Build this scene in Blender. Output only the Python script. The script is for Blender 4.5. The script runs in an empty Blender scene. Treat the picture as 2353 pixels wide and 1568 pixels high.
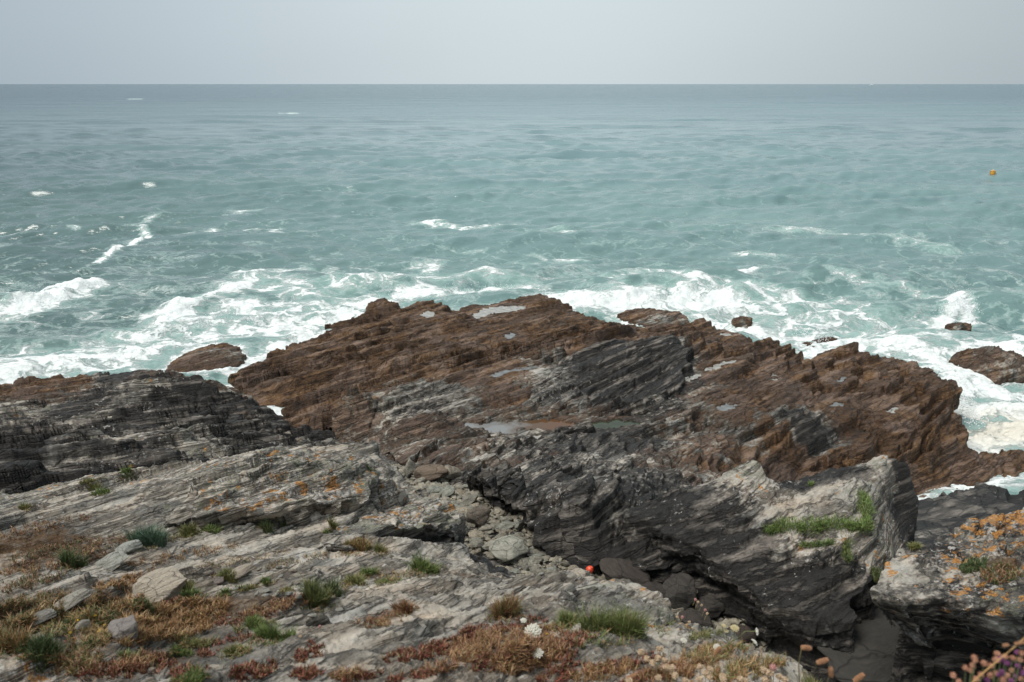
import bpy, bmesh, math, random, time
import numpy as np
from mathutils import Vector, Matrix, Euler
T0 = time.time()
QUAL = 1.0
random.seed(7); rng = np.random.default_rng(7)
S = bpy.context.scene
COL = S.collection
# ------------------------------------------------------------------ camera
EYE = 15.0
FPX, CX, CY = 1830.0, 1176.5, 784.0           # focal length and centre in pixels of the 2353 wide view
TH = math.atan((CY - 193.0) / FPX)            # pitch below the horizon
cam_d = bpy.data.cameras.new('camera'); cam_d.sensor_width = 36; cam_d.lens = 28.0
cam_d.clip_start = 0.05; cam_d.clip_end = 60000
cam = bpy.data.objects.new('camera', cam_d); COL.objects.link(cam)
cam.location = (0, 0, EYE); cam.rotation_euler = (math.pi / 2 - TH, 0, 0)
S.camera = cam
cam_d.dof.use_dof = True; cam_d.dof.focus_distance = 18.0; cam_d.dof.aperture_fstop = 5.6
S.view_settings.view_transform = 'Standard'; S.view_settings.look = 'None'
S.view_settings.exposure = 0.6; S.view_settings.gamma = 1.0
S.render.engine = 'CYCLES'
try:
    S.cycles.use_denoising = True; S.cycles.max_bounces = 6; S.cycles.diffuse_bounces = 3
    S.cycles.glossy_bounces = 3; S.cycles.transmission_bounces = 3
except Exception: pass
# ------------------------------------------------------------------ sky and sun (bright overcast)
SUN_EL, SUN_AZ = math.radians(61), math.radians(-112)   # azimuth from +Y (out to sea), negative = to the left
W = bpy.data.worlds.new('World'); S.world = W; W.use_nodes = True
def build_world():
    nt = W.node_tree; n = nt.nodes; n.clear(); L = nt.links.new
    out = n.new('ShaderNodeOutputWorld'); bg = n.new('ShaderNodeBackground')
    sky = n.new('ShaderNodeTexSky'); sky.sky_type = 'NISHITA'; sky.sun_disc = False
    sky.sun_elevation = SUN_EL; sky.sun_rotation = SUN_AZ
    sky.air_density = 1.0; sky.dust_density = 4.0; sky.altitude = 10
    hs = n.new('ShaderNodeHueSaturation'); hs.inputs['Saturation'].default_value = 0.35; hs.inputs['Value'].default_value = 0.6
    L(sky.outputs[0], hs.inputs['Color'])
    # cloud layer: an even grey veil, a little brighter towards the sun, dimmer to both sides
    tc = n.new('ShaderNodeTexCoord'); sx = n.new('ShaderNodeSeparateXYZ'); L(tc.outputs['Generated'], sx.inputs[0])
    nz = n.new('ShaderNodeTexNoise'); nz.inputs['Scale'].default_value = 1.3; nz.inputs['Detail'].default_value = 4
    mp = n.new('ShaderNodeMapping'); mp.inputs['Scale'].default_value = (1, 1, 3.5); L(tc.outputs['Generated'], mp.inputs[0]); L(mp.outputs[0], nz.inputs[0])
    ramp = n.new('ShaderNodeValToRGB'); L(sx.outputs[0], ramp.inputs[0])
    mr = n.new('ShaderNodeMapRange'); mr.inputs[1].default_value = -0.75; mr.inputs[2].default_value = 0.75
    L(sx.outputs[0], mr.inputs[0]); L(mr.outputs[0], ramp.inputs[0])
    cr = ramp.color_ramp; cr.interpolation = 'EASE'
    cr.elements[0].position = 0.0; cr.elements[0].color = (2.7, 3.3, 3.88, 1)
    cr.elements[1].position = 1.0; cr.elements[1].color = (3.0, 3.45, 3.75, 1)
    e = cr.elements.new(0.52); e.color = (4.9, 5.55, 5.8, 1)
    mul = n.new('ShaderNodeMix'); mul.data_type = 'RGBA'; mul.blend_type = 'MULTIPLY'; mul.inputs[0].default_value = 1
    mr2 = n.new('ShaderNodeMapRange'); mr2.inputs[3].default_value = 0.93; mr2.inputs[4].default_value = 1.07; L(nz.outputs[0], mr2.inputs[0])
    L(ramp.outputs[0], mul.inputs[6]); L(mr2.outputs[0], mul.inputs[7])
    mix = n.new('ShaderNodeMix'); mix.data_type = 'RGBA'; mix.inputs[0].default_value = 0.8
    L(hs.outputs[0], mix.inputs[6]); L(mul.outputs[2], mix.inputs[7])
    L(mix.outputs[2], bg.inputs[0]); bg.inputs[1].default_value = 0.1; L(bg.outputs[0], out.inputs[0])
build_world()
sl = bpy.data.lights.new('sun', 'SUN'); sl.energy = 2.7; sl.angle = math.radians(28); sl.color = (1, 0.95, 0.88)
so = bpy.data.objects.new('sun', sl); COL.objects.link(so); so.location = (0, 20, 60)
sd_ = Vector((math.sin(SUN_AZ) * math.cos(SUN_EL), math.cos(SUN_AZ) * math.cos(SUN_EL), math.sin(SUN_EL)))
so.rotation_euler = sd_.to_track_quat('Z', 'Y').to_euler()

# ------------------------------------------------------------------ numeric helpers
def _h(ix, iy, iz, seed):
    h = (ix.astype(np.int64) * 374761393 + iy.astype(np.int64) * 668265263 + iz.astype(np.int64) * 2147483647 + seed * 974711) & 0xFFFFFFFF
    h = ((h ^ (h >> 13)) * 1274126177) & 0xFFFFFFFF
    h = ((h ^ (h >> 16)) * 2246822519) & 0xFFFFFFFF
    return ((h ^ (h >> 15)) & 0xFFFFFF) / float(0xFFFFFF)
def hash2(ix, iy, seed=0): return _h(ix, iy, np.zeros_like(ix), seed)
def perlin(x, y, seed=0):
    xi = np.floor(x).astype(np.int64); yi = np.floor(y).astype(np.int64); fx = x - xi; fy = y - yi
    u = fx * fx * fx * (fx * (fx * 6 - 15) + 10); v = fy * fy * fy * (fy * (fy * 6 - 15) + 10)
    def g(a, b):
        t = hash2(xi + a, yi + b, seed) * 2 * np.pi
        return np.cos(t) * (fx - a) + np.sin(t) * (fy - b)
    a = g(0, 0); b = g(1, 0); c = g(0, 1); d = g(1, 1)
    return 1.5 * ((a + (b - a) * u) * (1 - v) + (c + (d - c) * u) * v)
def fbm(x, y, seed=0, octv=4, gain=0.5):
    r = 0; a = 1.0
    for i in range(octv):
        r = r + a * perlin(x * 2 ** i + 17.3 * i, y * 2 ** i - 9.1 * i, seed + i); a *= gain
    return r
def ridged(x, y, seed=0, octv=3):
    r = 0; a = 1.0
    for i in range(octv):
        r = r + a * (1 - 2 * np.abs(perlin(x * 2 ** i + 5.2 * i, y * 2 ** i + 3.7 * i, seed + i))); a *= 0.5
    return r
def cells(x, y, seed=0):
    """value of the nearest random cell and distance to the border between cells"""
    xi = np.floor(x).astype(np.int64); yi = np.floor(y).astype(np.int64)
    d1 = np.full(x.shape, 9.0); d2 = d1.copy(); val = np.zeros(x.shape)
    for a in (-1, 0, 1):
        for b in (-1, 0, 1):
            cx = xi + a; cy = yi + b
            qx = cx + hash2(cx, cy, seed); qy = cy + hash2(cx, cy, seed + 1)
            d = np.hypot(x - qx, y - qy)
            n = d < d1
            d2 = np.where(n, d1, np.minimum(d2, d)); val = np.where(n, hash2(cx, cy, seed + 2), val); d1 = np.where(n, d, d1)
    return val, d2 - d1
def sstep(a, b, x):
    t = np.clip((x - a) / (b - a), 0, 1); return t * t * (3 - 2 * t)
def ray(px, py):
    dx = (px - CX) / FPX; dy = (CY - py) / FPX
    return np.array([dx, math.cos(TH) + dy * math.sin(TH), -math.sin(TH) + dy * math.cos(TH)])
def PZ(px, py, z):
    r = ray(px, py); t = (z - EYE) / r[2]; return (r[0] * t, r[1] * t, z)
def PY(px, py, Y):
    r = ray(px, py); t = Y / r[1]; return (r[0] * t, Y, EYE + r[2] * t)
def pts(lst):
    """(px, py, z) where z >= 0 is a height, z < 0 is a distance out"""
    return np.array([PZ(a, b, c) if c >= 0 else PY(a, b, -c) for a, b, c in lst])
def rbf(P, c=0.5, smooth=0.0):
    P = np.asarray(P, float); n = len(P)
    d = np.hypot(P[:, None, 0] - P[None, :, 0], P[:, None, 1] - P[None, :, 1])
    A = np.zeros((n + 3, n + 3)); A[:n, :n] = -np.sqrt(d * d + c * c) + c - smooth * np.eye(n) * -1
    A[:n, n] = 1; A[:n, n + 1] = P[:, 0]; A[:n, n + 2] = P[:, 1]; A[n:, :n] = A[:n, n:].T
    w = np.linalg.lstsq(A, np.r_[P[:, 2], 0, 0, 0], rcond=None)[0]
    def f(x, y):
        x = np.asarray(x, float); y = np.asarray(y, float)
        r = w[n] + w[n + 1] * x + w[n + 2] * y
        for i in range(n):
            r = r + w[i] * (-np.sqrt((x - P[i, 0]) ** 2 + (y - P[i, 1]) ** 2 + c * c) + c)
        return r
    return f
def sdist(x, y, poly):
    """signed distance to a polygon (negative inside) and the direction away from it"""
    n = len(poly); best = np.full(x.shape, 1e18); bx = np.zeros(x.shape); by = np.zeros(x.shape); ins = np.zeros(x.shape, bool)
    for i in range(n):
        ax, ay = poly[i][:2]; cx, cy = poly[(i + 1) % n][:2]
        ex, ey = cx - ax, cy - ay; L = ex * ex + ey * ey + 1e-12
        t = np.clip(((x - ax) * ex + (y - ay) * ey) / L, 0, 1)
        qx = x - ax - t * ex; qy = y - ay - t * ey; d = qx * qx + qy * qy
        m = d < best; best = np.where(m, d, best); bx = np.where(m, qx, bx); by = np.where(m, qy, by)
        cr = ((ay > y) != (cy > y)) & (x < ex * (y - ay) / (ey if abs(ey) > 1e-12 else 1e-12) + ax)
        ins ^= cr
    d = np.sqrt(best); s = np.where(ins, -1.0, 1.0)
    return d * s, bx / (d + 1e-9) * s, by / (d + 1e-9) * s
def idw(x, y, P, V, power=3.0):
    num = [0.0] * V.shape[1]; den = 0
    for i in range(len(P)):
        w = 1.0 / ((x - P[i, 0]) ** 2 + (y - P[i, 1]) ** 2 + 0.02) ** (power / 2); den = den + w
        for k in range(V.shape[1]): num[k] = num[k] + w * V[i, k]
    return [a / den for a in num]
def mesh_obj(name, V, F, mat=None, smooth=True, parent=None, loc=None):
    """V (n,3), F (m,k) with one k per mesh, or a list of faces"""
    me = bpy.data.meshes.new(name)
    if isinstance(F, np.ndarray):
        k = F.shape[1]; m = len(F)
        me.vertices.add(len(V)); me.vertices.foreach_set('co', np.asarray(V, np.float32).ravel())
        me.loops.add(m * k); me.loops.foreach_set('vertex_index', F.astype(np.int32).ravel())
        me.polygons.add(m); me.polygons.foreach_set('loop_start', np.arange(0, m * k, k, dtype=np.int32))
        me.update(calc_edges=True)
    else:
        me.from_pydata([tuple(v) for v in V], [], F); me.update()
    me.polygons.foreach_set('use_smooth', np.full(len(me.polygons), smooth))
    if mat: me.materials.append(mat)
    o = bpy.data.objects.new(name, me); COL.objects.link(o)
    if parent: o.parent = parent
    if loc is not None: o.location = loc
    return o
def set_attr(o, name, vals):
    vals = np.asarray(vals, np.float32)
    if vals.ndim == 1:
        a = o.data.attributes.new(name, 'FLOAT', 'POINT'); a.data.foreach_set('value', vals)
    else:
        a = o.data.attributes.new(name, 'FLOAT_COLOR', 'POINT'); v = np.ones((len(vals), 4), np.float32); v[:, :vals.shape[1]] = vals
        a.data.foreach_set('color', v.ravel())
def tag(o, label=None, cat=None, group=None, kind=None):
    if label: o['label'] = label
    if cat: o['category'] = cat
    if group: o['group'] = group
    if kind: o['kind'] = kind
    return o
def empty(name, loc, label=None, cat=None, group=None):
    o = bpy.data.objects.new(name, None); COL.objects.link(o); o.location = loc; o.empty_display_size = 0.1
    return tag(o, label, cat, group)

# ------------------------------------------------------------------ node helper
class NT:
    def __init__(s, name):
        s.m = bpy.data.materials.new(name); s.m.use_nodes = True; s.t = s.m.node_tree; s.n = s.t.nodes; s.n.clear()
        s.out = s.n.new('ShaderNodeOutputMaterial'); s.b = s.n.new('ShaderNodeBsdfPrincipled'); s.t.links.new(s.b.outputs[0], s.out.inputs[0])
    def put(s, sock, v):
        if isinstance(v, bpy.types.NodeSocket): s.t.links.new(v, sock)
        elif v is not None:
            if isinstance(v, (tuple, list)) and len(v) == 3 and getattr(sock, 'type', '') == 'RGBA': v = (*v, 1)
            sock.default_value = v
    def math(s, op, a, b=None, c=None, clamp=False):
        x = s.n.new('ShaderNodeMath'); x.operation = op; x.use_clamp = clamp; s.put(x.inputs[0], a)
        if b is not None: s.put(x.inputs[1], b)
        if c is not None: s.put(x.inputs[2], c)
        return x.outputs[0]
    def vmath(s, op, a, b=None):
        x = s.n.new('ShaderNodeVectorMath'); x.operation = op; s.put(x.inputs[0], a)
        if b is not None: s.put(x.inputs[1], b)
        return x.outputs['Value'] if op in ('DOT_PRODUCT', 'LENGTH') else x.outputs[0]
    def comb(s, a, b, c):
        x = s.n.new('ShaderNodeCombineXYZ'); s.put(x.inputs[0], a); s.put(x.inputs[1], b); s.put(x.inputs[2], c); return x.outputs[0]
    def noise(s, vec, scale=1.0, detail=4.0, rough=0.55, dist=0.0, color=False):
        x = s.n.new('ShaderNodeTexNoise'); s.put(x.inputs['Vector'], vec); s.put(x.inputs['Scale'], scale)
        x.inputs['Detail'].default_value = detail; x.inputs['Roughness'].default_value = rough; x.inputs['Distortion'].default_value = dist
        return x.outputs[1 if color else 0]
    def voro(s, vec, scale=1.0, feature='F1', out='Distance', rand=1.0):
        x = s.n.new('ShaderNodeTexVoronoi'); x.feature = feature; s.put(x.inputs['Vector'], vec); s.put(x.inputs['Scale'], scale)
        x.inputs['Randomness'].default_value = rand; return x.outputs[out]
    def mr(s, v, a, b, c=0.0, d=1.0, smooth=False):
        x = s.n.new('ShaderNodeMapRange'); x.clamp = True
        if smooth: x.interpolation_type = 'SMOOTHSTEP'
        s.put(x.inputs[0], v)
        for i, q in enumerate((a, b, c, d)): s.put(x.inputs[i + 1], q)
        return x.outputs[0]
    def ramp(s, v, stops, interp='LINEAR'):
        x = s.n.new('ShaderNodeValToRGB'); s.put(x.inputs[0], v); cr = x.color_ramp; cr.interpolation = interp
        while len(cr.elements) < len(stops): cr.elements.new(0.5)
        for e, (p, c) in zip(cr.elements, stops): e.position = p; e.color = (*c, 1)
        return x.outputs[0]
    def mix(s, f, a, b, mode='MIX'):
        x = s.n.new('ShaderNodeMix'); x.data_type = 'RGBA'; x.blend_type = mode
        s.put(x.inputs[0], f); s.put(x.inputs[6], a); s.put(x.inputs[7], b); return x.outputs[2]
    def attr(s, name, out='Fac'):
        x = s.n.new('ShaderNodeAttribute'); x.attribute_name = name; return x.outputs[out]
    def sep(s, c):
        x = s.n.new('ShaderNodeSeparateColor'); s.put(x.inputs[0], c); return x.outputs
    def pos(s, which='Object'):
        return s.n.new('ShaderNodeTexCoord').outputs[which]
    def bump(s, h, strength=0.5, dist=0.05, nrm=None):
        x = s.n.new('ShaderNodeBump'); s.put(x.inputs['Height'], h); s.put(x.inputs['Strength'], strength); x.inputs['Distance'].default_value = dist
        if nrm is not None: s.put(x.inputs['Normal'], nrm)
        return x.outputs[0]
    def done(s, col, rough=0.8, nrm=None, **kw):
        s.put(s.b.inputs['Base Color'], col); s.put(s.b.inputs['Roughness'], rough)
        if nrm is not None: s.put(s.b.inputs['Normal'], nrm)
        for k, v in kw.items(): s.put(s.b.inputs[k.replace('_', ' ')], v)
        return s.m

def bed_frame(m, k):
    """bedding plane z = m x + k y: unit normal, strike and dip directions"""
    n = np.array([-m, -k, 1.0]); n /= np.linalg.norm(n)
    st = np.array([-k, m, 0.0]) if abs(m) + abs(k) > 1e-6 else np.array([1.0, 0, 0]); st /= np.linalg.norm(st)
    dp = np.cross(n, st); return n, st, dp
BED = bed_frame(0.33, -0.30)

# ------------------------------------------------------------------ rock material
def rock_mat(name, sc, bed=BED, lg=1.0, jt=1.0, og=1.0):
    """schist: 'zone' colour attribute R brown weed and barnacle, G black lichen plus painted wall shade, B pale and orange lichen; 'soil' float.
    sc: size of the finest visible layers in metres"""
    g = NT(name); n, st, dp = bed
    p = g.pos('Object')
    warp = g.noise(p, 0.7 / sc * 0.06, 3, 0.5, color=True)
    p2 = g.vmath('ADD', p, g.vmath('MULTIPLY', g.vmath('SUBTRACT', warp, (0.5, 0.5, 0.5)), (sc * 1.8, sc * 1.8, sc * 1.8)))
    a = g.vmath('DOT_PRODUCT', p2, tuple(st)); b = g.vmath('DOT_PRODUCT', p2, tuple(dp)); s = g.vmath('DOT_PRODUCT', p2, tuple(n))
    q = g.comb(g.math('MULTIPLY', a, 0.055 / sc), g.math('MULTIPLY', b, 0.14 / sc), g.math('MULTIPLY', s, 1.0 / sc))
    f1 = g.noise(q, 0.7, 7, 0.62)                     # layers
    f2 = g.noise(q, 2.6, 6, 0.7)                      # laminae
    f3 = g.noise(p, 0.5 / sc, 6, 0.65)                # blotches
    f4 = g.noise(p, 3.2 / sc, 5, 0.7)                 # grain
    f5 = g.noise(p, 0.11 / sc, 4, 0.6)                # large patches
    crack = g.mr(g.math('ABSOLUTE', g.math('SUBTRACT', f1, 0.5)), 0.0, 0.022, 0.0, 1.0)
    vj = g.voro(g.comb(g.math('MULTIPLY', a, 0.10 / sc), g.math('MULTIPLY', b, 0.22 / sc), g.math('MULTIPLY', s, 0.35 / sc)), 0.9, 'DISTANCE_TO_EDGE')
    joint = g.mr(vj, 0.0, 0.03, 0.0, 1.0)
    zr, zg, zb = g.sep(g.attr('zone', 'Color'))[:3]
    soil = g.attr('soil')
    lam = g.math('ADD', g.math('MULTIPLY', f1, 0.86), g.math('SUBTRACT', g.math('MULTIPLY', f2, 0.42), 0.14))
    grey = g.ramp(lam, [(0.30, (0.035, 0.031, 0.027)), (0.43, (0.13, 0.12, 0.106)), (0.53, (0.29, 0.27, 0.24)), (0.66, (0.48, 0.45, 0.405))])
    tint = g.ramp(f5, [(0.35, (0.84, 0.87, 0.89)), (0.5, (1.0, 0.975, 0.93)), (0.68, (1.02, 0.9, 0.78))])
    grey = g.mix(1.0, grey, tint, 'MULTIPLY')
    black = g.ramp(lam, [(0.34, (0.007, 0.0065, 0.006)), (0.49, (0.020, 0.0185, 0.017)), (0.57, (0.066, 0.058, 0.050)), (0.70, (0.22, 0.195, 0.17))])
    bn = g.math('ADD', g.math('MULTIPLY', f3, 0.40), g.math('ADD', g.math('MULTIPLY', f4, 0.30), g.math('SUBTRACT', g.math('MULTIPLY', f1, 0.5), .1)))
    brown = g.ramp(bn, [(0.36, (0.015, 0.008, 0.004)), (0.46, (0.072, 0.037, 0.016)), (0.55, (0.150, 0.082, 0.037)), (0.68, (0.27, 0.175, 0.10))])
    barn = g.ramp(lam, [(0.32, (0.03, 0.02, 0.015)), (0.5, (0.15, 0.098, 0.07)), (0.68, (0.30, 0.215, 0.16))])   # bare pinkish brown schist
    brown = g.mix(g.mr(g.math('ADD', f5, g.math('MULTIPLY', f3, 0.5)), 0.72, 0.86), brown, barn)
    e3 = g.math('MULTIPLY', g.math('SUBTRACT', f3, 0.5), 1.3); e5 = g.math('MULTIPLY', g.math('SUBTRACT', f5, 0.5), 1.1)
    ns = g.math('ADD', e3, e5)
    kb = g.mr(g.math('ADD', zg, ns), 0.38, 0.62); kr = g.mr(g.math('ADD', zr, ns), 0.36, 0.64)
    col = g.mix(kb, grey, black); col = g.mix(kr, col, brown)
    # lichens: pale crust, sage tufts, orange
    l1 = g.noise(p, 0.9 / sc, 6, 0.72); l2 = g.noise(g.vmath('ADD', p, (31, 7, 3)), 0.55 / sc, 6, 0.75); l3 = g.noise(g.vmath('ADD', p, (3, 57, 13)), 0.4 / sc, 5, 0.7)
    dry = g.math('SUBTRACT', 1.0, kr)
    m1 = g.math('MULTIPLY', g.mr(g.math('ADD', g.math('ADD', l1, g.math('MULTIPLY', zb, 0.13 * lg)), g.math('MULTIPLY', e5, .35)), 0.655, 0.72), dry)
    col = g.mix(g.math('MULTIPLY', m1, 0.75), col, g.ramp(f4, [(0.3, (0.30, 0.29, 0.27)), (0.7, (0.62, 0.60, 0.56))]))
    m2 = g.math('MULTIPLY', g.mr(g.math('ADD', g.math('ADD', l2, g.math('MULTIPLY', zb, 0.17 * lg)), g.math('MULTIPLY', e5, -.4)), 0.68, 0.78), dry)
    col = g.mix(g.math('MULTIPLY', m2, 0.7), col, g.ramp(f4, [(0.3, (0.10, 0.10, 0.07)), (0.7, (0.30, 0.30, 0.22))]))
    m3 = g.math('MULTIPLY', g.mr(g.math('ADD', g.math('ADD', l3, g.math('MULTIPLY', zb, 0.17 * lg * og)), g.math('MULTIPLY', e5, .3)), 0.775, 0.80), dry)
    col = g.mix(g.math('MULTIPLY', m3, 0.85), col, g.ramp(f4, [(0.3, (0.10, 0.055, 0.025)), (0.45, (0.30, 0.125, 0.025)), (0.62, (0.50, 0.25, 0.05)), (0.75, (0.55, 0.50, 0.36))]))
    # bedding cracks and joints are drawn as darker lines
    dk = g.math('MULTIPLY', g.mr(crack, 0, 1, 0.35, 1), g.mr(joint, 0, 1, 1 - 0.5 * jt, 1))
    col = g.mix(1.0, col, g.comb(dk, dk, dk), 'MULTIPLY')
    so_ = g.mr(g.math('ADD', soil, g.math('MULTIPLY', e3, 0.5)), 0.40, 0.60)
    col = g.mix(so_, col, g.ramp(f4, [(0.3, (0.035, 0.022, 0.012)), (0.55, (0.10, 0.058, 0.028)), (0.75, (0.20, 0.12, 0.06))]))
    hgt = g.math('ADD', g.math('MULTIPLY', f1, 1.0), g.math('ADD', g.math('MULTIPLY', f2, 0.5), g.math('MULTIPLY', f4, 0.35)))
    hgt = g.math('ADD', hgt, g.math('ADD', g.math('MULTIPLY', crack, 0.25), g.math('MULTIPLY', joint, 0.3 * jt)))
    hgt = g.math('ADD', hgt, g.math('MULTIPLY', g.math('MULTIPLY', kr, g.noise(p, 1.3 / sc, 5, 0.7)), 1.3))
    nb = g.bump(hgt, 0.9, sc * 1.1)
    rough = g.math('SUBTRACT', 0.9, g.math('MULTIPLY', g.math('MAXIMUM', kr, kb), 0.28))
    g.b.inputs['Specular IOR Level'].default_value = 0.35
    return g.done(col, rough, nb)

# ------------------------------------------------------------------ rock masses
# every mass: outline (sea or cliff edge), inner height points, paint points
def col_wt(Vw):  # helper to turn paint letters into weights: brown, black, lichen, soil
    t = {'b': (1, 0, 0, 0), 'k': (0, 1, 0, 0), 'g': (0, 0, .25, 0), 'l': (0, 0, 1, 0), 'L': (0, .25, 1, 0), 's': (0, 0, .2, .62), 'm': (.5, .5, 0, 0), 'd': (.1, .55, .35, 0), 'G': (0, 0, 0, 0), 'o': (.14, .58, .95, 0)}
    return np.array([t[v] for v in Vw], float)

class Mass: pass
MASSES = {}
def build_mass(name, label, outline, inner, paint, umax, ymin, ymax, nu, ny, mat, bed=BED, layers=((0.9, .8), (0.3, .7), (0.1, .5)),
               rough=0.12, block=0.15, floor=None, wall=0.8, under=0.0, edge_noise=0.4, knob=0.0, pools=(), sink=(), smin=.6, wall_shade=0.0, wob=.7, near=None, vary=1.1, edge_calm=.4, clevel=0.5, seed=1, kind=None, cat='rock', umin=None, fs=1.0):
    t0 = time.time()
    M = Mass(); MASSES[name] = M; M.name = name
    O = pts(outline); I = pts(inner) if inner else np.zeros((0, 3))
    M.O = O; M.h = rbf(np.vstack([O, I]), clevel); M.floor = floor
    nu = int(nu * QUAL); ny = int(ny * QUAL)
    umin = -umax if umin is None else umin
    u = np.linspace(umin, umax, nu)[None, :]; Yr = np.exp(np.linspace(math.log(ymin), math.log(ymax), ny))[:, None]
    X = (u * Yr); Y = np.broadcast_to(Yr, X.shape).copy()
    if name == 'B': pass
    ex = edge_noise * (fbm(X / (4 * edge_noise + .2), Y / (4 * edge_noise + .2), seed + 40, 4, .6))
    sd, gx, gy = sdist(X, Y, O)
    sd = sd + ex
    h = M.h(X, Y)
    for P_, dz in sink:
        sk, _, _ = sdist(X, Y, P_); h = h - dz * sstep(0, -1.2, sk)
    fl = floor(X, Y) if floor else np.full(X.shape, -1.5)
    D = np.maximum(h - fl, 0.15)
    w = np.clip(wall * D, 0.12, 3.0)
    keep = sd < w * 1.02
    n, st, dp = bed
    a = X * st[0] + Y * st[1]; b = X * dp[0] + Y * dp[1]
    cell = Y * (math.log(ymax) - math.log(ymin)) / ny
    nf = 1.0 if near is None else near[2] + (1 - near[2]) * sstep(near[0], near[1], Y)
    # broken plates, elongated along the strike
    bl = layers[0][0]
    wx = bl * .8 * perlin(X / (3 * bl), Y / (3 * bl), seed + 3); wy = bl * .8 * perlin(X / (3 * bl), Y / (3 * bl), seed + 4)
    h1 = h.copy()
    brk = nf * (smin + (1 - smin) * sstep(-.25, .45, fbm(X / (16 * bl), Y / (12 * bl), seed + 130, 3)))
    h1 += rough * fbm((a + wx) / (12 * bl), (b + wy) / (2.4 * bl), seed + 10, 5, .5) * 1.6
    for i, (sz, am) in enumerate(((1.0, 1.0), (0.42, .45), (0.17, .22))):
        v, e = cells((a + wx) / (9 * bl * sz), (b + wy) / (1.9 * bl * sz), seed + 20 + 5 * i)
        h1 += brk * np.clip(1.9 * bl * sz * .35 / cell - .5, 0, 1) * (block * am * (v - .5) * 2 * sstep(0, .22, e) - block * am * .5 * (1 - sstep(0, .16, e)))
    # terraces along the bedding: flat on the plane, a sharp step to the next
    hh = h1
    for i, (t, am) in enumerate(layers):
        s = n[0] * X + n[1] * Y + n[2] * hh + t * wob * fbm(a / (16 * t), b / (10 * t), seed + 60 + i, 3)
        s = s + vary * t * perlin(s / (2.6 * t), a / (40 * t), seed + 160 + i); att = np.clip(.5 * t / cell - .5, 0, 1)
        k = np.floor(s / t); f = s / t - k
        ka = k.astype(np.int64); a0 = .35 + .5 * hash2(ka, ka * 0, seed + i)
        sharp = sstep(a0 - .15, a0 + .15, f)
        hh = hh + att * brk * am * (sharp - f) * t / n[2]
    h1 = hh
    if knob: h1 += knob * (fbm(X / (7 * knob), Y / (7 * knob), seed + 80, 4, .62) + .5 * np.maximum(0, ridged(X / (16 * knob), Y / (16 * knob), seed + 90)) - .3)
    ed = edge_calm + (1 - edge_calm) * sstep(.1, -2.6 * bl, sd); h1 = h + (h1 - h) * ed
    for pl in pools:      # rock pools: a hollow with a low rim, the level taken from the rock around it
        q = pl[2]; c = np.mean(q, 0); lv = hit(M, c[0], c[1], ymin, ymax)[2] - .02; pl.append(lv)
        P_ = np.array([PZ(a_, b_, lv) for a_, b_ in q]); pl.append(P_); sp, _, _ = sdist(X, Y, P_)
        dry_ = sp > 1.6; sp = sp + .18 * fbm(X / .5, Y / .32, seed + 7, 5, .65); rim = sstep(1.3, 0.05, sp) * (sp >= 0) * ~dry_
        flat_ = lv + .05 + .35 * (h1 - h) * (h1 > h) + .04 * np.maximum(sp, 0)
        h1 = np.where(sp < 0, lv - .02 + .3 * np.clip(sp, -.4, 0), h1 * (1 - rim) + flat_ * rim)
    M.sd = None
    t = np.clip(sd / w, 0, 1); outm = sd > 0
    Z = np.where(outm, h1 - D * 1.05 * t - .0, h1)
    dep = D * 1.05 * t
    # wall: pulled straight below the edge, undercut, layered
    s3 = n[0] * X + n[1] * Y + n[2] * Z
    lt = layers[0][0] * .7; lay = np.zeros(X.shape)
    for i, (tt, am) in enumerate(((lt, .22), (lt * .35, .10), (lt * .12, .04))):
        k = np.floor(s3 / tt + .6 * perlin(a / (8 * tt), s3 / (3 * tt), seed + 70 + i)); lay += tt * am * 3 * (_h(k.astype(np.int64), np.floor(a / (5 * tt)).astype(np.int64), np.zeros(X.shape, np.int64), seed + i) - .4)
    un = (under(X, Y) if callable(under) else under) * sstep(0, .6, t) * np.minimum(1, D * 1.6)
    pull = np.where(outm, -(sd - 0.12 * w * t) - un + lay * sstep(0, .25, t) , 0)
    if wall < 0.01: pull = 0 * pull
    X2 = X + gx * pull; Y2 = Y + gy * pull
    idx = -np.ones(X.shape, np.int64)
    q = keep[:-1, :-1] & keep[1:, :-1] & keep[:-1, 1:] & keep[1:, 1:]
    used = np.zeros(X.shape, bool); used[:-1, :-1] |= q; used[1:, :-1] |= q; used[:-1, 1:] |= q; used[1:, 1:] |= q
    idx[used] = np.arange(used.sum())
    F = np.stack([idx[:-1, :-1][q], idx[:-1, 1:][q], idx[1:, 1:][q], idx[1:, :-1][q]], 1)
    V = np.stack([X2[used], Y2[used], Z[used]], 1)
    o = mesh_obj(label[0], V, F, mat)
    PP = np.array([PZ(p_[0], p_[1], p_[2]) if p_[2] >= 0 else PY(p_[0], p_[1], -p_[2]) for p_ in paint])
    wts = col_wt([p_[3] for p_ in paint])
    xs = X[used]; ys = Y[used]
    z4 = idw(xs + .25 * bl * perlin(xs / bl, ys / bl, seed + 5), ys, PP, wts)
    zone = np.stack(z4[:3], 1); soil = z4[3]
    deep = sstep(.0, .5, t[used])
    zone[:, 1] = np.maximum(zone[:, 1], wall_shade * sstep(.1, .7, t[used])); zone[:, 2] *= 1 - deep; soil = soil * (1 - deep)  # walls blacken downwards: dark lower rock, with undercut shade painted into it
    M.V = V; M.F = F; M.o = o
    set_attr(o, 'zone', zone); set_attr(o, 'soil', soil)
    tag(o, label[1], cat, None, kind)
    M.g = (umin, umax, math.log(ymin), math.log(ymax), Z)
    print('mass', name, len(V), round(time.time() - t0, 1), 's')
    return M
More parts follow.
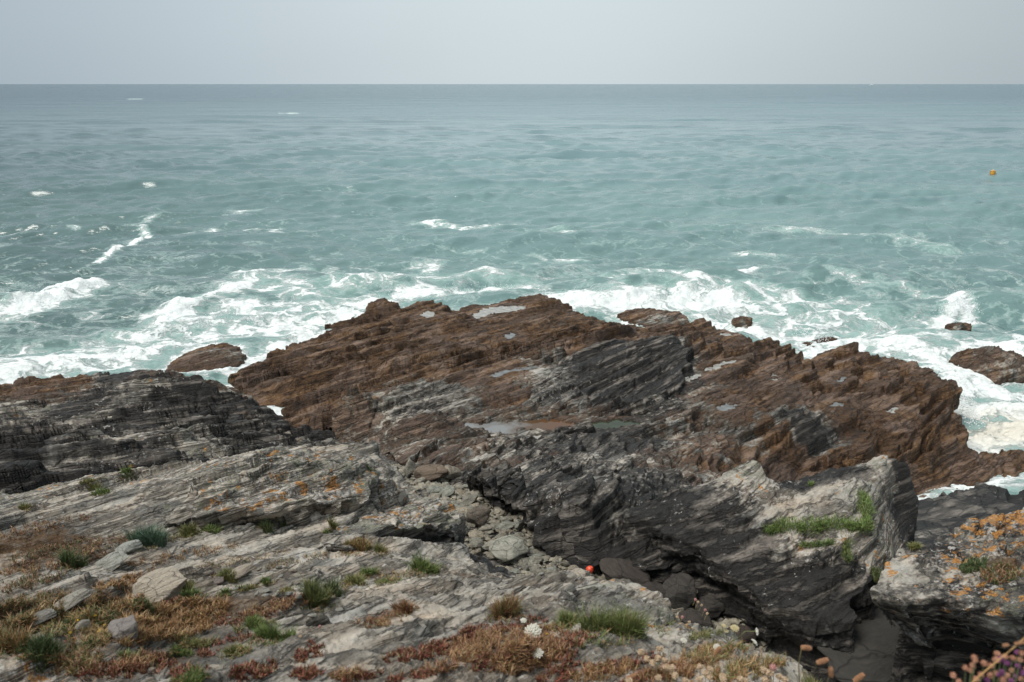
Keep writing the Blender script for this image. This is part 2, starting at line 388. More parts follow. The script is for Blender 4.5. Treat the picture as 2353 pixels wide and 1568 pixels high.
def top(M, x, y):
    """height of the finished surface of a mass"""
    u0, u1, l0, l1, Z = M.g; ny, nu = Z.shape
    i = np.clip(np.round((np.asarray(x) / y - u0) / (u1 - u0) * (nu - 1)), 0, nu - 1).astype(int); j = np.clip(np.round((np.log(y) - l0) / (l1 - l0) * (ny - 1)), 0, ny - 1).astype(int)
    return Z[j, i]
def hits(M, px, py):
    """world points where the views through many pixels meet a mass"""
    px = np.atleast_1d(np.asarray(px, float)); py = np.atleast_1d(np.asarray(py, float))
    r = np.stack(ray(px, py) if False else [(px - CX) / FPX, math.cos(TH) + (CY - py) / FPX * math.sin(TH), -math.sin(TH) + (CY - py) / FPX * math.cos(TH)], -1)
    Ys = np.exp(np.linspace(M.g[2] + .01, M.g[3] - .01, 700)); out = []
    for k in range(0, len(px), 2000):
        q = r[k:k + 2000]; t = Ys[None, :] / q[:, 1:2]; x = q[:, :1] * t; z = EYE + q[:, 2:] * t
        below = z < top(M, x, np.broadcast_to(Ys, x.shape)); i = np.where(below.any(1), np.argmax(below, axis=1), np.argmin(z - top(M, x, np.broadcast_to(Ys, x.shape)), axis=1)); a = np.arange(len(q))
        out.append(np.stack([x[a, i], Ys[i], top(M, x[a, i], Ys[i])], -1))
    return np.vstack(out)
def hit(M, px, py, lo=None, hi=None):
    """where the view through a pixel meets the smooth surface of a mass"""
    r = ray(px, py); Ys = np.exp(np.linspace(math.log(lo or 1.0), math.log(hi or 70.0), 900)); t = Ys / r[1]
    zz = EYE + r[2] * t; d = zz - M.h(r[0] * t, Ys)
    i = np.argmax(d < 0); return (r[0] * t[i], Ys[i], zz[i])
# ------------------------------------------------------------------ bottom under everything: sea bed and gully floor
_b = [('w', -60, 60, -3), ('w', 0, 75, -3), ('w', 60, 60, -3), ('w', -30, 36, -2), ('w', 35, 30, -2), ('w', -12, 5, 6), ('w', 14, 4, 6.5), ('w', 0, 1, 6.5), ('w', 24, 16, 1),
      (560, 890, -1.0), (640, 945, -.6), (740, 990, -.1), (810, 1012, .7), (860, 1042, 2.0), (900, 1068, 3.2), (950, 1088, 4.3), (1020, 1130, 5.3), (1100, 1190, 5.95), (1180, 1280, 6.2), (1260, 1320, 6.2),
      (1400, 1350, 6.1), (1550, 1420, 5.9), (1750, 1450, 5.8), (1900, 1520, 5.9), (2080, 1530, 6.1), (2300, 1540, 6.3), ('w', 0, 6, 6.2), ('w', -3, 8.5, 6.2), ('w', 3, 13, 6.0), ('w', 11, 27.5, -1.2), ('w', 16, 27, -1.2), ('w', 9.5, 17, 3.0)]
def pts(lst):
    R = []
    for a, b, c, *d in lst:
        if a == 'w': R.append((b, c, d[0]))
        elif c <= -1.3: R.append(PY(a, b, -c))
        else: R.append(PZ(a, b, c))
    return np.array(R, float)
_basef = rbf(pts(_b), 1.0)
def base(x, y): return np.clip(_basef(x, y), -3, 7.0)

M_ledge = rock_mat('pale_schist', 0.05, bed_frame(.30, -.34), 1.1)
M_cliff = rock_mat('lichen_schist', 0.10, bed_frame(.36, -.28), 1.15, .25)
M_shore = rock_mat('weed_covered_schist', 0.18, bed_frame(.33, -.35))
M_knoll = rock_mat('crusted_schist', 0.055, bed_frame(.30, -.34), 1.15)
M_bluff = rock_mat('orange_lichen_schist', 0.09, bed_frame(.38, -.22), .95, .3, 1.75)
M_cliffb = rock_mat('dark_schist', 0.15, bed_frame(.17, -.36))
M_wall = rock_mat('striped_schist', 0.12, bed_frame(.42, -.28))

FARU = 0.95
# --- the ledge the camera looks over
build_mass('A', ('cliff_ledge', 'pale grey schist cliff ledge with dry grass, in front of the gully'),
  [('w', -9.5, .45, 13.7), ('w', -9.5, 3, 12.7), ('w', -9.5, 6, 11.6), ('w', -9.5, 8.4, 10.5), (0, 1128, -7.8), (200, 1092, -7.9), (400, 1068, -7.7), (500, 1050, -7.7), (620, 1030, -7.9), (740, 1022, -8.4), (862, 1016, -8.9),
   (885, 1050, -8.6), (930, 1095, -8.2), (965, 1135, -7.8), (1000, 1170, -7.4), (1040, 1215, -6.8), (1062, 1250, -6.25), (1085, 1285, -5.75), (1135, 1320, -5.05), (1200, 1338, -4.7), (1260, 1332, -4.6), (1320, 1318, -4.6),
   (1380, 1335, -4.3), (1450, 1368, -3.9), (1540, 1405, -3.5), (1640, 1450, -3.1), (1760, 1515, -2.6), (1850, 1562, -2.3), ('w', 1.25, 1.9, 13.0), ('w', 1.7, 1.35, 13.15), ('w', 2.6, .9, 13.4), ('w', 4, .45, 13.7)],
  [(50, 1568, -2.1), (400, 1568, -2.0), (800, 1568, -1.95), (1200, 1568, -1.9), (1600, 1568, -2.0), (0, 1450, -2.9), (300, 1450, -2.9), (700, 1450, -2.75), (1100, 1450, -2.65), (1400, 1450, -2.7),
   (0, 1350, -3.9), (350, 1350, -4.0), (700, 1350, -3.9), (1000, 1350, -3.9), (1100, 1390, -3.4), (1300, 1380, -3.5), (0, 1280, -4.9), (350, 1260, -5.1), (700, 1270, -5.0), (900, 1270, -5.0),
   (400, 1215, -5.75), (600, 1205, -5.9), (800, 1195, -6.1), (300, 1200, -5.9), (950, 1200, -6.5), (100, 1200, -5.9), (0, 1190, -6.1), (490, 1085, -6.35), (600, 1062, -6.5), (720, 1075, -6.6), (780, 1090, -6.7), (860, 1110, -6.9),
   (200, 1130, -7.0), (300, 1150, -6.5), (860, 1060, -8.1), (920, 1130, -7.3), (980, 1200, -6.8)],
  [(100, 1100, -7.8, 'L'), (500, 1060, -7.0, 'l'), (750, 1100, -6.8, 'l'), (850, 1040, -8.5, 'g'), (1000, 1180, -7.2, 'L'), (1040, 1230, -6.6, 'k'), (930, 1150, -7.3, 'l'), (600, 1150, -6.3, 'L'), (450, 1200, -5.9, 'L'), (300, 1180, -6.2, 'g'),
   (100, 1250, -5.2, 's'), (300, 1240, -5.4, 's'), (600, 1230, -5.5, 'g'), (700, 1300, -4.6, 'g'), (350, 1360, -3.9, 'G'), (150, 1400, -3.4, 's'), (400, 1420, -3.2, 's'), (50, 1440, -3, 's'), (260, 1440, -3., 's'), (550, 1390, -3.5, 's'), (750, 1350, -3.9, 'g'),
   (900, 1320, -4.3, 'g'), (850, 1400, -3.3, 'G'), (1050, 1420, -3., 'G'), (700, 1480, -2.5, 'g'), (600, 1540, -2.1, 'G'), (100, 1540, -2.2, 'L'), (300, 1530, -2.3, 's'), (850, 1530, -2.1, 'G'), (1100, 1490, -2.4, 's'), (1200, 1500, -2.3, 's'), (950, 1490, -2.4, 'G'),
   (1300, 1440, -2.9, 'g'), (1400, 1490, -2.4, 'g'), (1450, 1520, -2.2, 'l'), (1280, 1350, -4.1, 'G'), (1400, 1370, -3.8, 'l'), (1550, 1440, -3.1, 'l'), (1600, 1500, -2.5, 's'), (1720, 1530, -2.4, 'l'), (1250, 1550, -2, 'g')],
  1.15, 0.45, 10.5, 1500, 1050, M_ledge, bed=bed_frame(.30, -.34), layers=((.17, .85), (.055, .75), (.018, .5)), rough=.045, block=.045, floor=base, wall=.28, edge_noise=.1, knob=.014, smin=.25, wall_shade=.6, near=(2.4, 6.0, .45), edge_calm=.8, clevel=.15, seed=11, kind='structure', cat=None)
# --- crusted knoll and ribs standing on the ledge
def on_ledge(d): return lambda x, y: MASSES['A'].h(x, y) - d
build_mass('N', ('rock_knoll', 'lumpy knoll crusted with grey and orange lichen, standing up from the left of the ledge'),
  [(395, 1192, -5.75), (480, 1166, -5.75), (600, 1152, -5.9), (720, 1142, -6.05), (800, 1142, -6.2), (860, 1130, -6.5), (884, 1100, -6.8), (862, 1074, -7.1), (790, 1061, -7.2), (720, 1049, -7.2), (640, 1035, -7.1), (560, 1051, -6.9), (490, 1077, -6.6), (425, 1125, -6.15)],
  [(600, 1100, -6.4), (700, 1090, -6.6), (800, 1095, -6.7), (500, 1120, -6.2)],
  [(500, 1090, -6.6, 'l'), (620, 1045, -7, 'L'), (620, 1110, -6.3, 'L'), (740, 1070, -7, 'L'), (750, 1120, -6.3, 'L'), (850, 1100, -6.8, 'L'), (480, 1150, -5.9, 'l'), (600, 1150, -5.95, 'L'), (420, 1180, -5.8, 'g')],
  -.10, 5.0, 7.8, 420, 300, M_knoll, bed=bed_frame(.30, -.34), layers=((.14, .9), (.05, .8), (.018, .5)), rough=.06, block=.06, floor=on_ledge(.05), wall=.75, under=.12, edge_noise=.14, knob=.045, clevel=.15, smin=.6, seed=91, umin=-.58)
build_mass('P', ('rock_rib', 'white crusted rib of rock ending in a dark face above the gully'),
  [(690, 1252, -5.15), (790, 1206, -5.85), (890, 1168, -6.45), (955, 1149, -6.85), (1010, 1150, -7.0), (1055, 1178, -6.8), (1050, 1204, -6.35), (970, 1202, -6.1), (880, 1217, -5.7), (780, 1252, -5.15)],
  [(960, 1175, -6.5), (850, 1205, -5.85)],
  [(750, 1235, -5.4, 'G'), (850, 1200, -5.9, 'l'), (950, 1160, -6.7, 'L'), (1020, 1165, -6.8, 'L'), (1050, 1190, -6.5, 'L'), (900, 1200, -6, 'l')],
  0.0, 4.6, 7.5, 360, 280, M_knoll, bed=bed_frame(.30, -.34), layers=((.12, .9), (.045, .8), (.016, .5)), rough=.05, block=.05, floor=on_ledge(.12), wall=.8, under=.1, edge_noise=.1, knob=.03, clevel=.15, smin=.5, wall_shade=.95, seed=93, umin=-.34)
build_mass('Q', ('rock_rib', 'dark striped rib at the brink of the gully, left of the biggest boulder'),
  [(995, 1278, -5.9), (1055, 1268, -6.3), (1110, 1282, -6.3), (1195, 1328, -5.7), (1185, 1340, -5.0), (1120, 1336, -5.0), (1035, 1310, -5.3)],
  [(1090, 1300, -5.7)],
  [(1000, 1280, -5.8, 'd'), (1060, 1275, -6.1, 'k'), (1110, 1295, -6, 'k'), (1180, 1330, -5.5, 'd'), (1100, 1325, -5.1, 'k')],
  .06, 4.3, 7.0, 240, 220, M_knoll, bed=bed_frame(-.45, -.2), layers=((.10, .9), (.035, .8)), rough=.05, block=.05, floor=on_ledge(.9), wall=.6, under=.1, edge_noise=.08, knob=.02, clevel=.15, smin=.7, wall_shade=.95, seed=95, umin=-.20)
# --- rocks beyond the ridge on the left
build_mass('B', ('shore_rock', 'dark lichen spotted rock mass between the surf and the ledge, left of the brown reef'),
  [('w', -30, 37, .3), (-120, 930, .3), (0, 892, .3), (40, 869, .6), (110, 872, .8), (190, 864, 1.0), (290, 853, 1.2), (350, 848, 1.2), (420, 862, 1.3), (470, 874, 1.2), (505, 890, 1.0), (545, 908, .8), (600, 930, .7), (650, 958, .7), (700, 985, .8), (745, 1003, .9), (795, 1016, 1.0), (850, 1042, 1.8),
   ('w', -3, 17, 3), ('w', -5, 11.5, 6), ('w', -9, 10.2, 8), ('w', -16, 10, 9), ('w', -24, 14, 7), ('w', -30, 25, 3)],
  [(0, 930, 1.5), (60, 910, 1.3), (100, 960, 3.0), (300, 900, 3.0), (250, 950, 3.8), (420, 905, 2.9), (480, 890, 2.4), (0, 1000, 4.8), (200, 1010, 5.0), (400, 1000, 4.6), (560, 1000, 3.2), (600, 985, 2.2), (100, 1090, 7.0), (300, 1050, 6.2), (500, 1040, 5.0), (700, 1020, 3.0)],
  [(30, 880, .5, 'b'), (100, 900, 1.2, 'b'), (180, 880, 1.2, 'b'), (250, 865, 1.3, 'k'), (350, 860, 1.3, 'm'), (430, 870, 1.3, 'b'), (300, 880, 2, 'k'), (240, 915, 3.3, 'd'), (350, 895, 3, 'L'), (400, 885, 2.8, 'd'), (440, 905, 2.8, 'k'), (0, 935, 1.5, 'm'), (90, 925, 2, 'm'), (180, 930, 3, 'k'), (480, 890, 2, 'm'), (520, 930, 2, 'k'), (560, 950, 2, 'm'), (620, 975, 1.6, 'k'),
   (60, 955, 2.8, 'L'), (150, 965, 3.6, 'd'), (240, 945, 3.8, 'L'), (330, 955, 3.8, 'k'), (400, 960, 3.6, 'k'), (500, 990, 3.6, 'k'), (450, 940, 3.2, 'k'), (100, 1010, 4.9, 'k'), (180, 1000, 4.8, 'd'), (300, 1005, 4.9, 'L'), (380, 1000, 4.4, 'd'), (560, 1010, 3.2, 'd'), (620, 1000, 2.9, 'k'), (680, 1010, 2.6, 'L'), (740, 1010, 1.6, 'k'), (800, 1025, 1.6, 'm'), (50, 1060, 6.2, 'k'), (150, 1065, 6.5, 'd'), (250, 1045, 6.2, 'd'), (350, 1040, 5.6, 'k'), (450, 1035, 5.2, 'L'), (520, 1030, 4.6, 'd'), (100, 1100, 7.2, 'k'), (30, 1110, 7.6, 'd')],
  FARU, 9.5, 44, 900, 560, M_cliffb, bed=bed_frame(.17, -.36), layers=((.42, .85), (.15, .75), (.05, .5)), rough=.26, block=.26, wob=1.2, edge_calm=.9, wall=.35, edge_noise=.45, knob=.05, smin=.7, seed=24)
# --- the brown reef with the dark wall above the gully
POOLS = []
def pool(name, label, zlev, poly): POOLS.append([name, label, poly])
pool('tide_pool', 'longest rock pool mirroring the sky, with rusty weed at its edge, above the pebble gully', 2.75, [(1062, 975), (1100, 972), (1150, 970), (1230, 966), (1330, 968), (1350, 976), (1280, 986), (1205, 990), (1190, 996), (1130, 1000), (1085, 990)])
pool('tide_pool', 'green rock pool behind the dark wall, fed by a pale sandy trickle', 2.8, [(1365, 972), (1410, 966), (1450, 968), (1470, 974), (1440, 984), (1390, 988), (1366, 984)])
pool('tide_pool', 'thin ragged rock pool on brown weed, left of the black crag', 2.05, [(1118, 866), (1140, 854), (1180, 848), (1235, 842), (1240, 848), (1180, 858), (1150, 868)])
pool('tide_pool', 'milky pool between brown ribs near the reef tip', .95, [(1075, 730), (1110, 708), (1180, 702), (1215, 704), (1190, 716), (1130, 722), (1095, 736)])
pool('tide_pool', 'small pool at the seaward edge of the reef, left of the milky one', .8, [(965, 722), (985, 714), (1005, 718), (995, 730), (975, 732)])
pool('tide_pool', 'rounded pool in the pinkish rock right of the black crag', 2.5, [(1645, 938), (1665, 926), (1700, 930), (1695, 942), (1660, 946)])
pool('tide_pool', 'pale pool on the lower right shelf of the reef, larger of two', 1.75, [(2040, 972), (2055, 962), (2080, 962), (2075, 972), (2050, 980)])
pool('tide_pool', 'small pale pool above the larger one on the lower right shelf', 1.8, [(2035, 946), (2060, 938), (2072, 942), (2050, 950)])
pool('tide_pool', 'string of shallow water in the brown reef above the pinkish rock', 2.0, [(1600, 858), (1640, 838), (1690, 826), (1700, 832), (1650, 848), (1615, 864)])
pool('tide_pool', 'tiny blue pool among brown ribs in the middle of the reef', 1.7, [(1150, 775), (1175, 764), (1192, 772), (1170, 780)])
pool('tide_pool', 'small pool below the string of shallow water, two lobes', 2, [(1572, 872), (1590, 862), (1612, 860), (1606, 872), (1585, 878)])
pool('tide_pool', 'narrow pool in a cleft of the brown reef, right of the string of shallow water', 2, [(1768, 872), (1776, 860), (1790, 856), (1788, 868), (1776, 878)])
pool('tide_pool', 'sheltered pool in the dark hollow beyond the pinkish rock', 2, [(1905, 932), (1925, 926), (1945, 928), (1935, 936), (1912, 938)])
pool('tide_pool', 'pale puddle on the seaward shoulder of the right reef', 2, [(1640, 772), (1662, 764), (1688, 768), (1670, 776)])
pool('tide_pool', 'tiny pool near the right cliff of the reef', 1.9, [(1916, 874), (1940, 866), (1950, 874), (1925, 880)])
DWALL = [(1000, 1092, 4.5), (930, 1080, 3.6), (885, 1042, 2.4), (960, 1012, 3.2), (1050, 1000, 3.1), (1130, 1006, 3.1), (1200, 1001, 3.05), (1290, 994, 3.05), (1400, 994, 3.1), (1500, 1004, 3.2), (1600, 1020, 3.5), (1680, 1055, 3.6), (1740, 1090, 3.4), (1780, 1125, 3.4), (1740, 1160, 4.2), (1690, 1190, 5.2), (1650, 1230, 6), (1600, 1290, 6.5), (1530, 1312, 6.45), (1450, 1302, 6.4), (1345, 1297, 6.35), (1300, 1275, 6.3), (1240, 1228, 6.2), (1165, 1165, 6.0), (1060, 1105, 4.9)]
CRAG = [(1195, 932, 2.6), (1215, 892, 2.6), (1290, 852, 2.7), (1340, 828, 2.85), (1405, 800, 3.1), (1470, 792, 3.2), (1560, 790, 3.1), (1594, 802, 2.8), (1572, 850, 2.6), (1582, 880, 2.45), (1500, 918, 2.6), (1400, 934, 2.7), (1300, 952, 2.85), (1225, 950, 2.75)]
build_mass('C', ('rock_reef', 'broad brown reef covered in weed, with rock pools, ringed by white surf'),
  [(522, 892, .3), (548, 852, .3), (610, 832, .3), (645, 812, .3), (700, 787, .3), (722, 767, .3), (790, 742, .35), (840, 707, .4), (960, 691, .4), (1050, 706, .4), (1110, 697, .4), (1180, 686, .5), (1240, 673, .6), (1285, 685, .5), (1310, 707, .4), (1345, 727, .4),
   (1420, 748, .5), (1500, 752, .5), (1560, 748, .7), (1625, 741, 1.0), (1680, 762, .9), (1740, 786, .9), (1790, 781, 1.0), (1835, 802, .8), (1865, 836, .7), (1895, 812, .7), (1935, 792, 1.0), (2000, 806, 1.2), (2060, 822, 1.4), (2168, 846, 1.5), (2150, 862, 1.7), (2190, 884, 1.5), (2192, 910, 1.5),
   (2230, 985, 1.2), (2226, 1022, .9), (2300, 1042, .5), (2346, 1052, .3), (2340, 1092, .2), (2240, 1112, .2), (2150, 1136, .2), (2100, 1162, .3), (1900, 1150, 1.5), (1780, 1150, 3), (1700, 1180, 4.5), (1650, 1230, 6), (1600, 1290, 6.5), (1530, 1312, 6.45), (1450, 1302, 6.4), (1345, 1297, 6.35), (1300, 1275, 6.4), (1240, 1228, 6.6),
   (1165, 1165, 6.4), (1060, 1105, 5.2), (1000, 1092, 4.5), (930, 1082, 3.6), (870, 1040, 2), (800, 1010, .9), (690, 982, .4), (625, 935, .3)],
  [(700, 850, 1.4), (620, 880, .9), (800, 950, 1.9), (820, 760, .9), (900, 800, 1.6), (900, 1000, 2.6), (860, 900, 1.9), (1000, 960, 3.0), (1000, 720, .9), (1000, 800, 1.9), (1150, 740, 1.1), (1250, 700, .8), (1300, 800, 2.0), (1100, 880, 2.2), (1200, 900, 2.4), (1300, 850, 2.3), (1300, 925, 2.9), (1210, 945, 2.6),
   (1400, 808, 3.1), (1500, 796, 3.15), (1560, 796, 3.0), (1330, 840, 2.7), (1300, 880, 2.3), (1420, 890, 2.4), (1560, 870, 2.3), (1450, 770, 1.8), (1600, 800, 2.0), (1650, 840, 2.0), (1750, 830, 1.8), (1900, 880, 2.2), (1950, 830, 1.5), (2100, 850, 1.8), (2050, 900, 2.2), (2150, 930, 2.0), (2000, 930, 1.9), (2050, 965, 1.75), (2180, 990, 1.6), (1800, 950, 2.9), (1680, 915, 2.7), (1620, 960, 3.0),
   (1500, 950, 2.9), (1750, 1010, 2.6), (1900, 1010, 2.3), (2000, 1040, 1.8), (2150, 1050, 1.2), (2200, 1090, .6), (1900, 1100, 1.6), (1300, 965, 2.75), (1150, 985, 2.7), (1420, 976, 2.7), (1150, 1022, 3.25), (1250, 1003, 3.15), (1400, 1000, 3.1), (1550, 1000, 3.2), (1600, 1040, 3.8), (1000, 1050, 3.7), (1100, 1085, 4.9), (1200, 1100, 5.9), (1250, 1150, 6.8), (1300, 1100, 6.3), (1400, 1100, 6.4), (1400, 1190, 6.95), (1500, 1120, 6.6),
   (1500, 1210, 6.9), (1300, 1200, 6.9), (1600, 1100, 5.0), (1650, 1150, 5.4), (1600, 1200, 6.8), (1350, 1260, 6.6), (1480, 1270, 6.6)],
  [(600, 860, .5, 'b'), (700, 850, 1.4, 'b'), (900, 740, 1.4, 'b'), (900, 850, 1.6, 'b'), (750, 920, 1.5, 'b'), (850, 970, 2.2, 'm'), (1000, 700, .5, 'b'), (1000, 800, 1.9, 'b'), (1240, 680, .6, 'b'), (1200, 780, 1.6, 'b'), (1100, 870, 2, 'b'), (980, 920, 2.7, 'd'), (1010, 890, 2.4, 'd'), (1200, 910, 2.6, 'b'), (1350, 780, 2, 'b'),
   (1440, 815, 3, 'k'), (1540, 800, 3, 'k'), (1400, 850, 2.6, 'k'), (1540, 840, 2.6, 'k'), (1300, 880, 2.4, 'd'), (1420, 900, 2.4, 'k'), (1300, 930, 2.9, 'm'), (1500, 920, 2.6, 'd'), (1620, 780, 1.6, 'b'), (1640, 860, 2, 'b'), (1800, 830, 1.8, 'b'), (1950, 840, 1.8, 'b'), (2100, 850, 1.8, 'b'), (1900, 900, 2.2, 'b'), (2100, 930, 2.1, 'b'), (2100, 1000, 1.7, 'b'), (2250, 1070, .5, 'b'),
   (1700, 910, 2.8, 'b'), (1860, 970, 2.7, 'k'), (1700, 980, 3, 'm'), (1800, 1010, 2.5, 'b'), (1950, 1060, 1.8, 'b'), (2100, 1110, .8, 'b'), (1600, 1010, 3.4, 'm'), (1700, 1060, 3.2, 'b'), (1150, 980, 2.8, 'm'), (1000, 1000, 3.2, 'm'), (1100, 1040, 3.8, 'd'), (950, 1060, 3.6, 'm'), (1250, 1010, 3.3, 'd'), (1400, 1010, 3.3, 'k'),
   (1200, 1090, 5.8, 'd'), (1300, 1100, 6.4, 'k'), (1400, 1120, 6.5, 'd'), (1550, 1060, 5, 'k'), (1300, 1200, 6.9, 'k'), (1450, 1180, 6.9, 'k'), (1450, 1250, 6.8, 'k'), (1600, 1180, 6.8, 'k'), (1250, 1160, 6.8, 'd')],
  FARU, 11.5, 62, 1500, 900, M_shore, bed=bed_frame(.33, -.35), layers=((.60, .95), (.21, .85), (.08, .6)), rough=.20, block=.22, floor=base, wall=.7, under=lambda x, y: .3 * sstep(-4, -2, x), edge_noise=.6, knob=.05, smin=.45, wall_shade=.5, vary=1.25, wob=.9, edge_calm=.95, pools=POOLS, sink=((pts(DWALL), .7), (pts(CRAG), .5)), seed=37, umin=-.55)
_dk = [(1200, 1090, 5.8, 'd'), (1300, 1100, 6.4, 'k'), (1400, 1120, 6.5, 'd'), (1550, 1060, 5, 'm'), (1300, 1200, 6.9, 'k'), (1450, 1180, 6.9, 'd'), (1450, 1250, 6.8, 'k'), (1600, 1180, 6.8, 'k'), (1250, 1160, 6.8, 'd'), (1000, 1050, 3.6, 'm'), (1100, 1020, 3.3, 'm'), (1250, 1010, 3.1, 'd'), (1400, 1020, 3.3, 'k'), (1350, 1060, 5, 'd'), (1700, 1090, 3.6, 'b'), (1650, 1040, 3.6, 'm'), (1100, 1070, 4.4, 'm'), (960, 1060, 3.4, 'm')]
build_mass('D', ('rock_wall', 'dark wall of slanting striped schist above the pebble gully, left of the pointed crag'), DWALL,
  [(1000, 1045, 3.8), (1100, 1085, 5.0), (1200, 1100, 6.0), (1250, 1150, 6.8), (1300, 1100, 6.4), (1400, 1100, 6.5), (1400, 1190, 6.95), (1500, 1120, 6.7), (1150, 1030, 3.5), (1250, 1020, 3.5), (1400, 1020, 3.6), (1550, 1025, 3.7),
   (1500, 1210, 6.9), (1300, 1200, 6.9), (1600, 1100, 5.2), (1650, 1150, 5.6), (1600, 1200, 6.8), (1350, 1260, 6.6), (1480, 1270, 6.6), (1480, 1060, 5.0), (1350, 1060, 5.0)], _dk,
  .5, 11.5, 30, 900, 620, M_wall, bed=bed_frame(.42, -.28), layers=((.3, .9), (.11, .85), (.04, .6)), rough=.09, block=.10, floor=base, wall=.75, under=1.0, edge_noise=.12, knob=.02, wall_shade=.8, clevel=.3, seed=41, umin=-.25)
build_mass('K', ('black_crag', 'black crag of smooth broken planes standing on the brown reef above the pools'), CRAG,
  [(1330, 850, 2.8), (1300, 900, 2.75), (1400, 830, 3.1), (1500, 815, 3.1), (1540, 850, 2.8), (1420, 880, 2.75), (1500, 890, 2.65), (1250, 920, 2.8)],
  [(1440, 815, 3, 'k'), (1540, 800, 3, 'k'), (1400, 850, 2.6, 'k'), (1540, 840, 2.6, 'k'), (1290, 880, 2.4, 'd'), (1420, 900, 2.4, 'k'), (1230, 930, 2.9, 'm'), (1240, 900, 2.9, 'd'), (1500, 900, 2.6, 'k')],
  .32, 25, 42, 420, 300, M_wall, bed=bed_frame(.45, -.3), layers=((.5, .85), (.18, .8), (.07, .6)), rough=.12, block=.16, wall=.3, edge_noise=.3, knob=.04, clevel=.3, seed=43, umin=-.05)
# --- the pointed crag right of the gully
build_mass('E', ('rock_crag', 'pointed grey crag with green samphire on its ledge, right of the gully'),
  [(1440, 1175, -13.6), (1480, 1150, -13.8), (1600, 1110, -14.1), (1660, 1085, -14.3), (1700, 1072, -14.4), (1745, 1064, -14.4), (1762, 1105, -14.4), (1850, 1096, -14.5), (1960, 1068, -14.5), (2050, 1047, -14.3), (2088, 1072, -14.1), (2106, 1140, -14.2), (2100, 1200, -13.8), (2074, 1285, -12.7), (2030, 1312, -11.7), (2005, 1350, -10.9), (1960, 1370, -10.7),
   (1960, 1440, -10.2), (1880, 1425, -10.4), (1760, 1380, -11.0), (1690, 1325, -11.7), (1590, 1260, -12.5), (1500, 1215, -13.1)],
  [(1745, 1085, -14.1), (1690, 1120, -13.6), (1750, 1150, -13.3), (1640, 1150, -13.2), (1850, 1130, -13.6), (1960, 1095, -13.9), (2040, 1075, -13.9), (1990, 1115, -13.3), (1995, 1160, -12.7), (2000, 1212, -12.0), (1850, 1170, -12.9), (1760, 1200, -12.5), (1760, 1232, -12.2), (1900, 1232, -12.0), (2055, 1150, -13.8), (2055, 1220, -13.1), (2030, 1150, -13.3), (2030, 1220, -12.5),
   (1700, 1250, -12.2), (1930, 1255, -11.55), (1800, 1262, -11.7), (1880, 1310, -11.2), (1960, 1310, -11.1), (1700, 1290, -11.9), (1800, 1330, -11.3)],
  [(1600, 1150, -13.5, 'k'), (1700, 1090, -14, 'l'), (1745, 1100, -14, 'L'), (1660, 1140, -13.4, 'd'), (1850, 1110, -14, 'k'), (1960, 1080, -14, 'k'), (1880, 1150, -13.2, 'g'), (1960, 1150, -13, 'l'), (1800, 1190, -12.8, 'G'), (2030, 1080, -14, 'l'), (2020, 1150, -13, 'l'), (2030, 1230, -12.3, 'L'), (2085, 1120, -14, 'k'), (2085, 1200, -13.6, 'k'), (1650, 1210, -12.7, 'k'),
   (1850, 1243, -11.9, 'l'), (1930, 1250, -11.7, 'l'), (1750, 1270, -12, 'k'), (1800, 1290, -11.7, 'd'), (1900, 1300, -11.2, 'k'), (1960, 1340, -11, 'k'), (1750, 1340, -11.4, 'k'), (1880, 1370, -10.8, 'k'), (1930, 1275, -11.3, 'd')],  # front below the ledge painted black, standing in for its shade
  .78, 9.0, 16.5, 700, 620, M_cliff, bed=bed_frame(.36, -.28), layers=((.26, .7), (.09, .6), (.03, .5)), rough=.045, block=.06, smin=.3, floor=base, wall=.8, under=lambda x, y: .35 * sstep(2.2, 3.0, x) * (1 - sstep(3.8, 5.0, x)), edge_noise=.1, edge_calm=.9, knob=.015, clevel=.08, wall_shade=.9, seed=53, umin=.08)
# --- lichened bluff at the right edge
build_mass('F', ('rock_bluff', 'overhanging dark bluff topped with orange lichen, at the right edge below the crag'),
  [(2012, 1347, -9.3), (2022, 1318, -9.7), (2090, 1266, -10.3), (2140, 1232, -10.8), (2190, 1207, -11.2), (2270, 1182, -11.4), (2353, 1158, -11.6), ('w', 9.5, 11.9, 9.3), ('w', 11, 9, 9.4), ('w', 9, 7.2, 9.5), (2353, 1398, -8.2), (2280, 1382, -8.5), (2180, 1372, -8.7), (2090, 1368, -8.9)],
  [(2200, 1280, -9.9), (2300, 1250, -10.2), (2300, 1330, -9.0), (2150, 1310, -9.5), (2353, 1230, -10.4)],
  [(2050, 1320, -9.7, 'l'), (2040, 1355, -9.2, 'd'), (2150, 1372, -8.8, 'd'), (2150, 1250, -10.4, 'd'), (2250, 1200, -11, 'o'), (2200, 1290, -9.8, 'o'), (2300, 1260, -10, 'o'), (2300, 1320, -9.2, 's'), (2300, 1370, -8.6, 'o'), (2180, 1345, -8.9, 'o'), (2353, 1180, -11, 'o'), (2100, 1310, -9.6, 'd')],
  1.25, 6.8, 12.6, 620, 560, M_bluff, bed=bed_frame(.38, -.22), layers=((.3, .8), (.11, .7), (.04, .5)), rough=.07, block=.1, floor=base, wall=.75, under=1.15, edge_noise=.14, knob=.05, clevel=.15, wall_shade=1.0, seed=67, umin=.5)
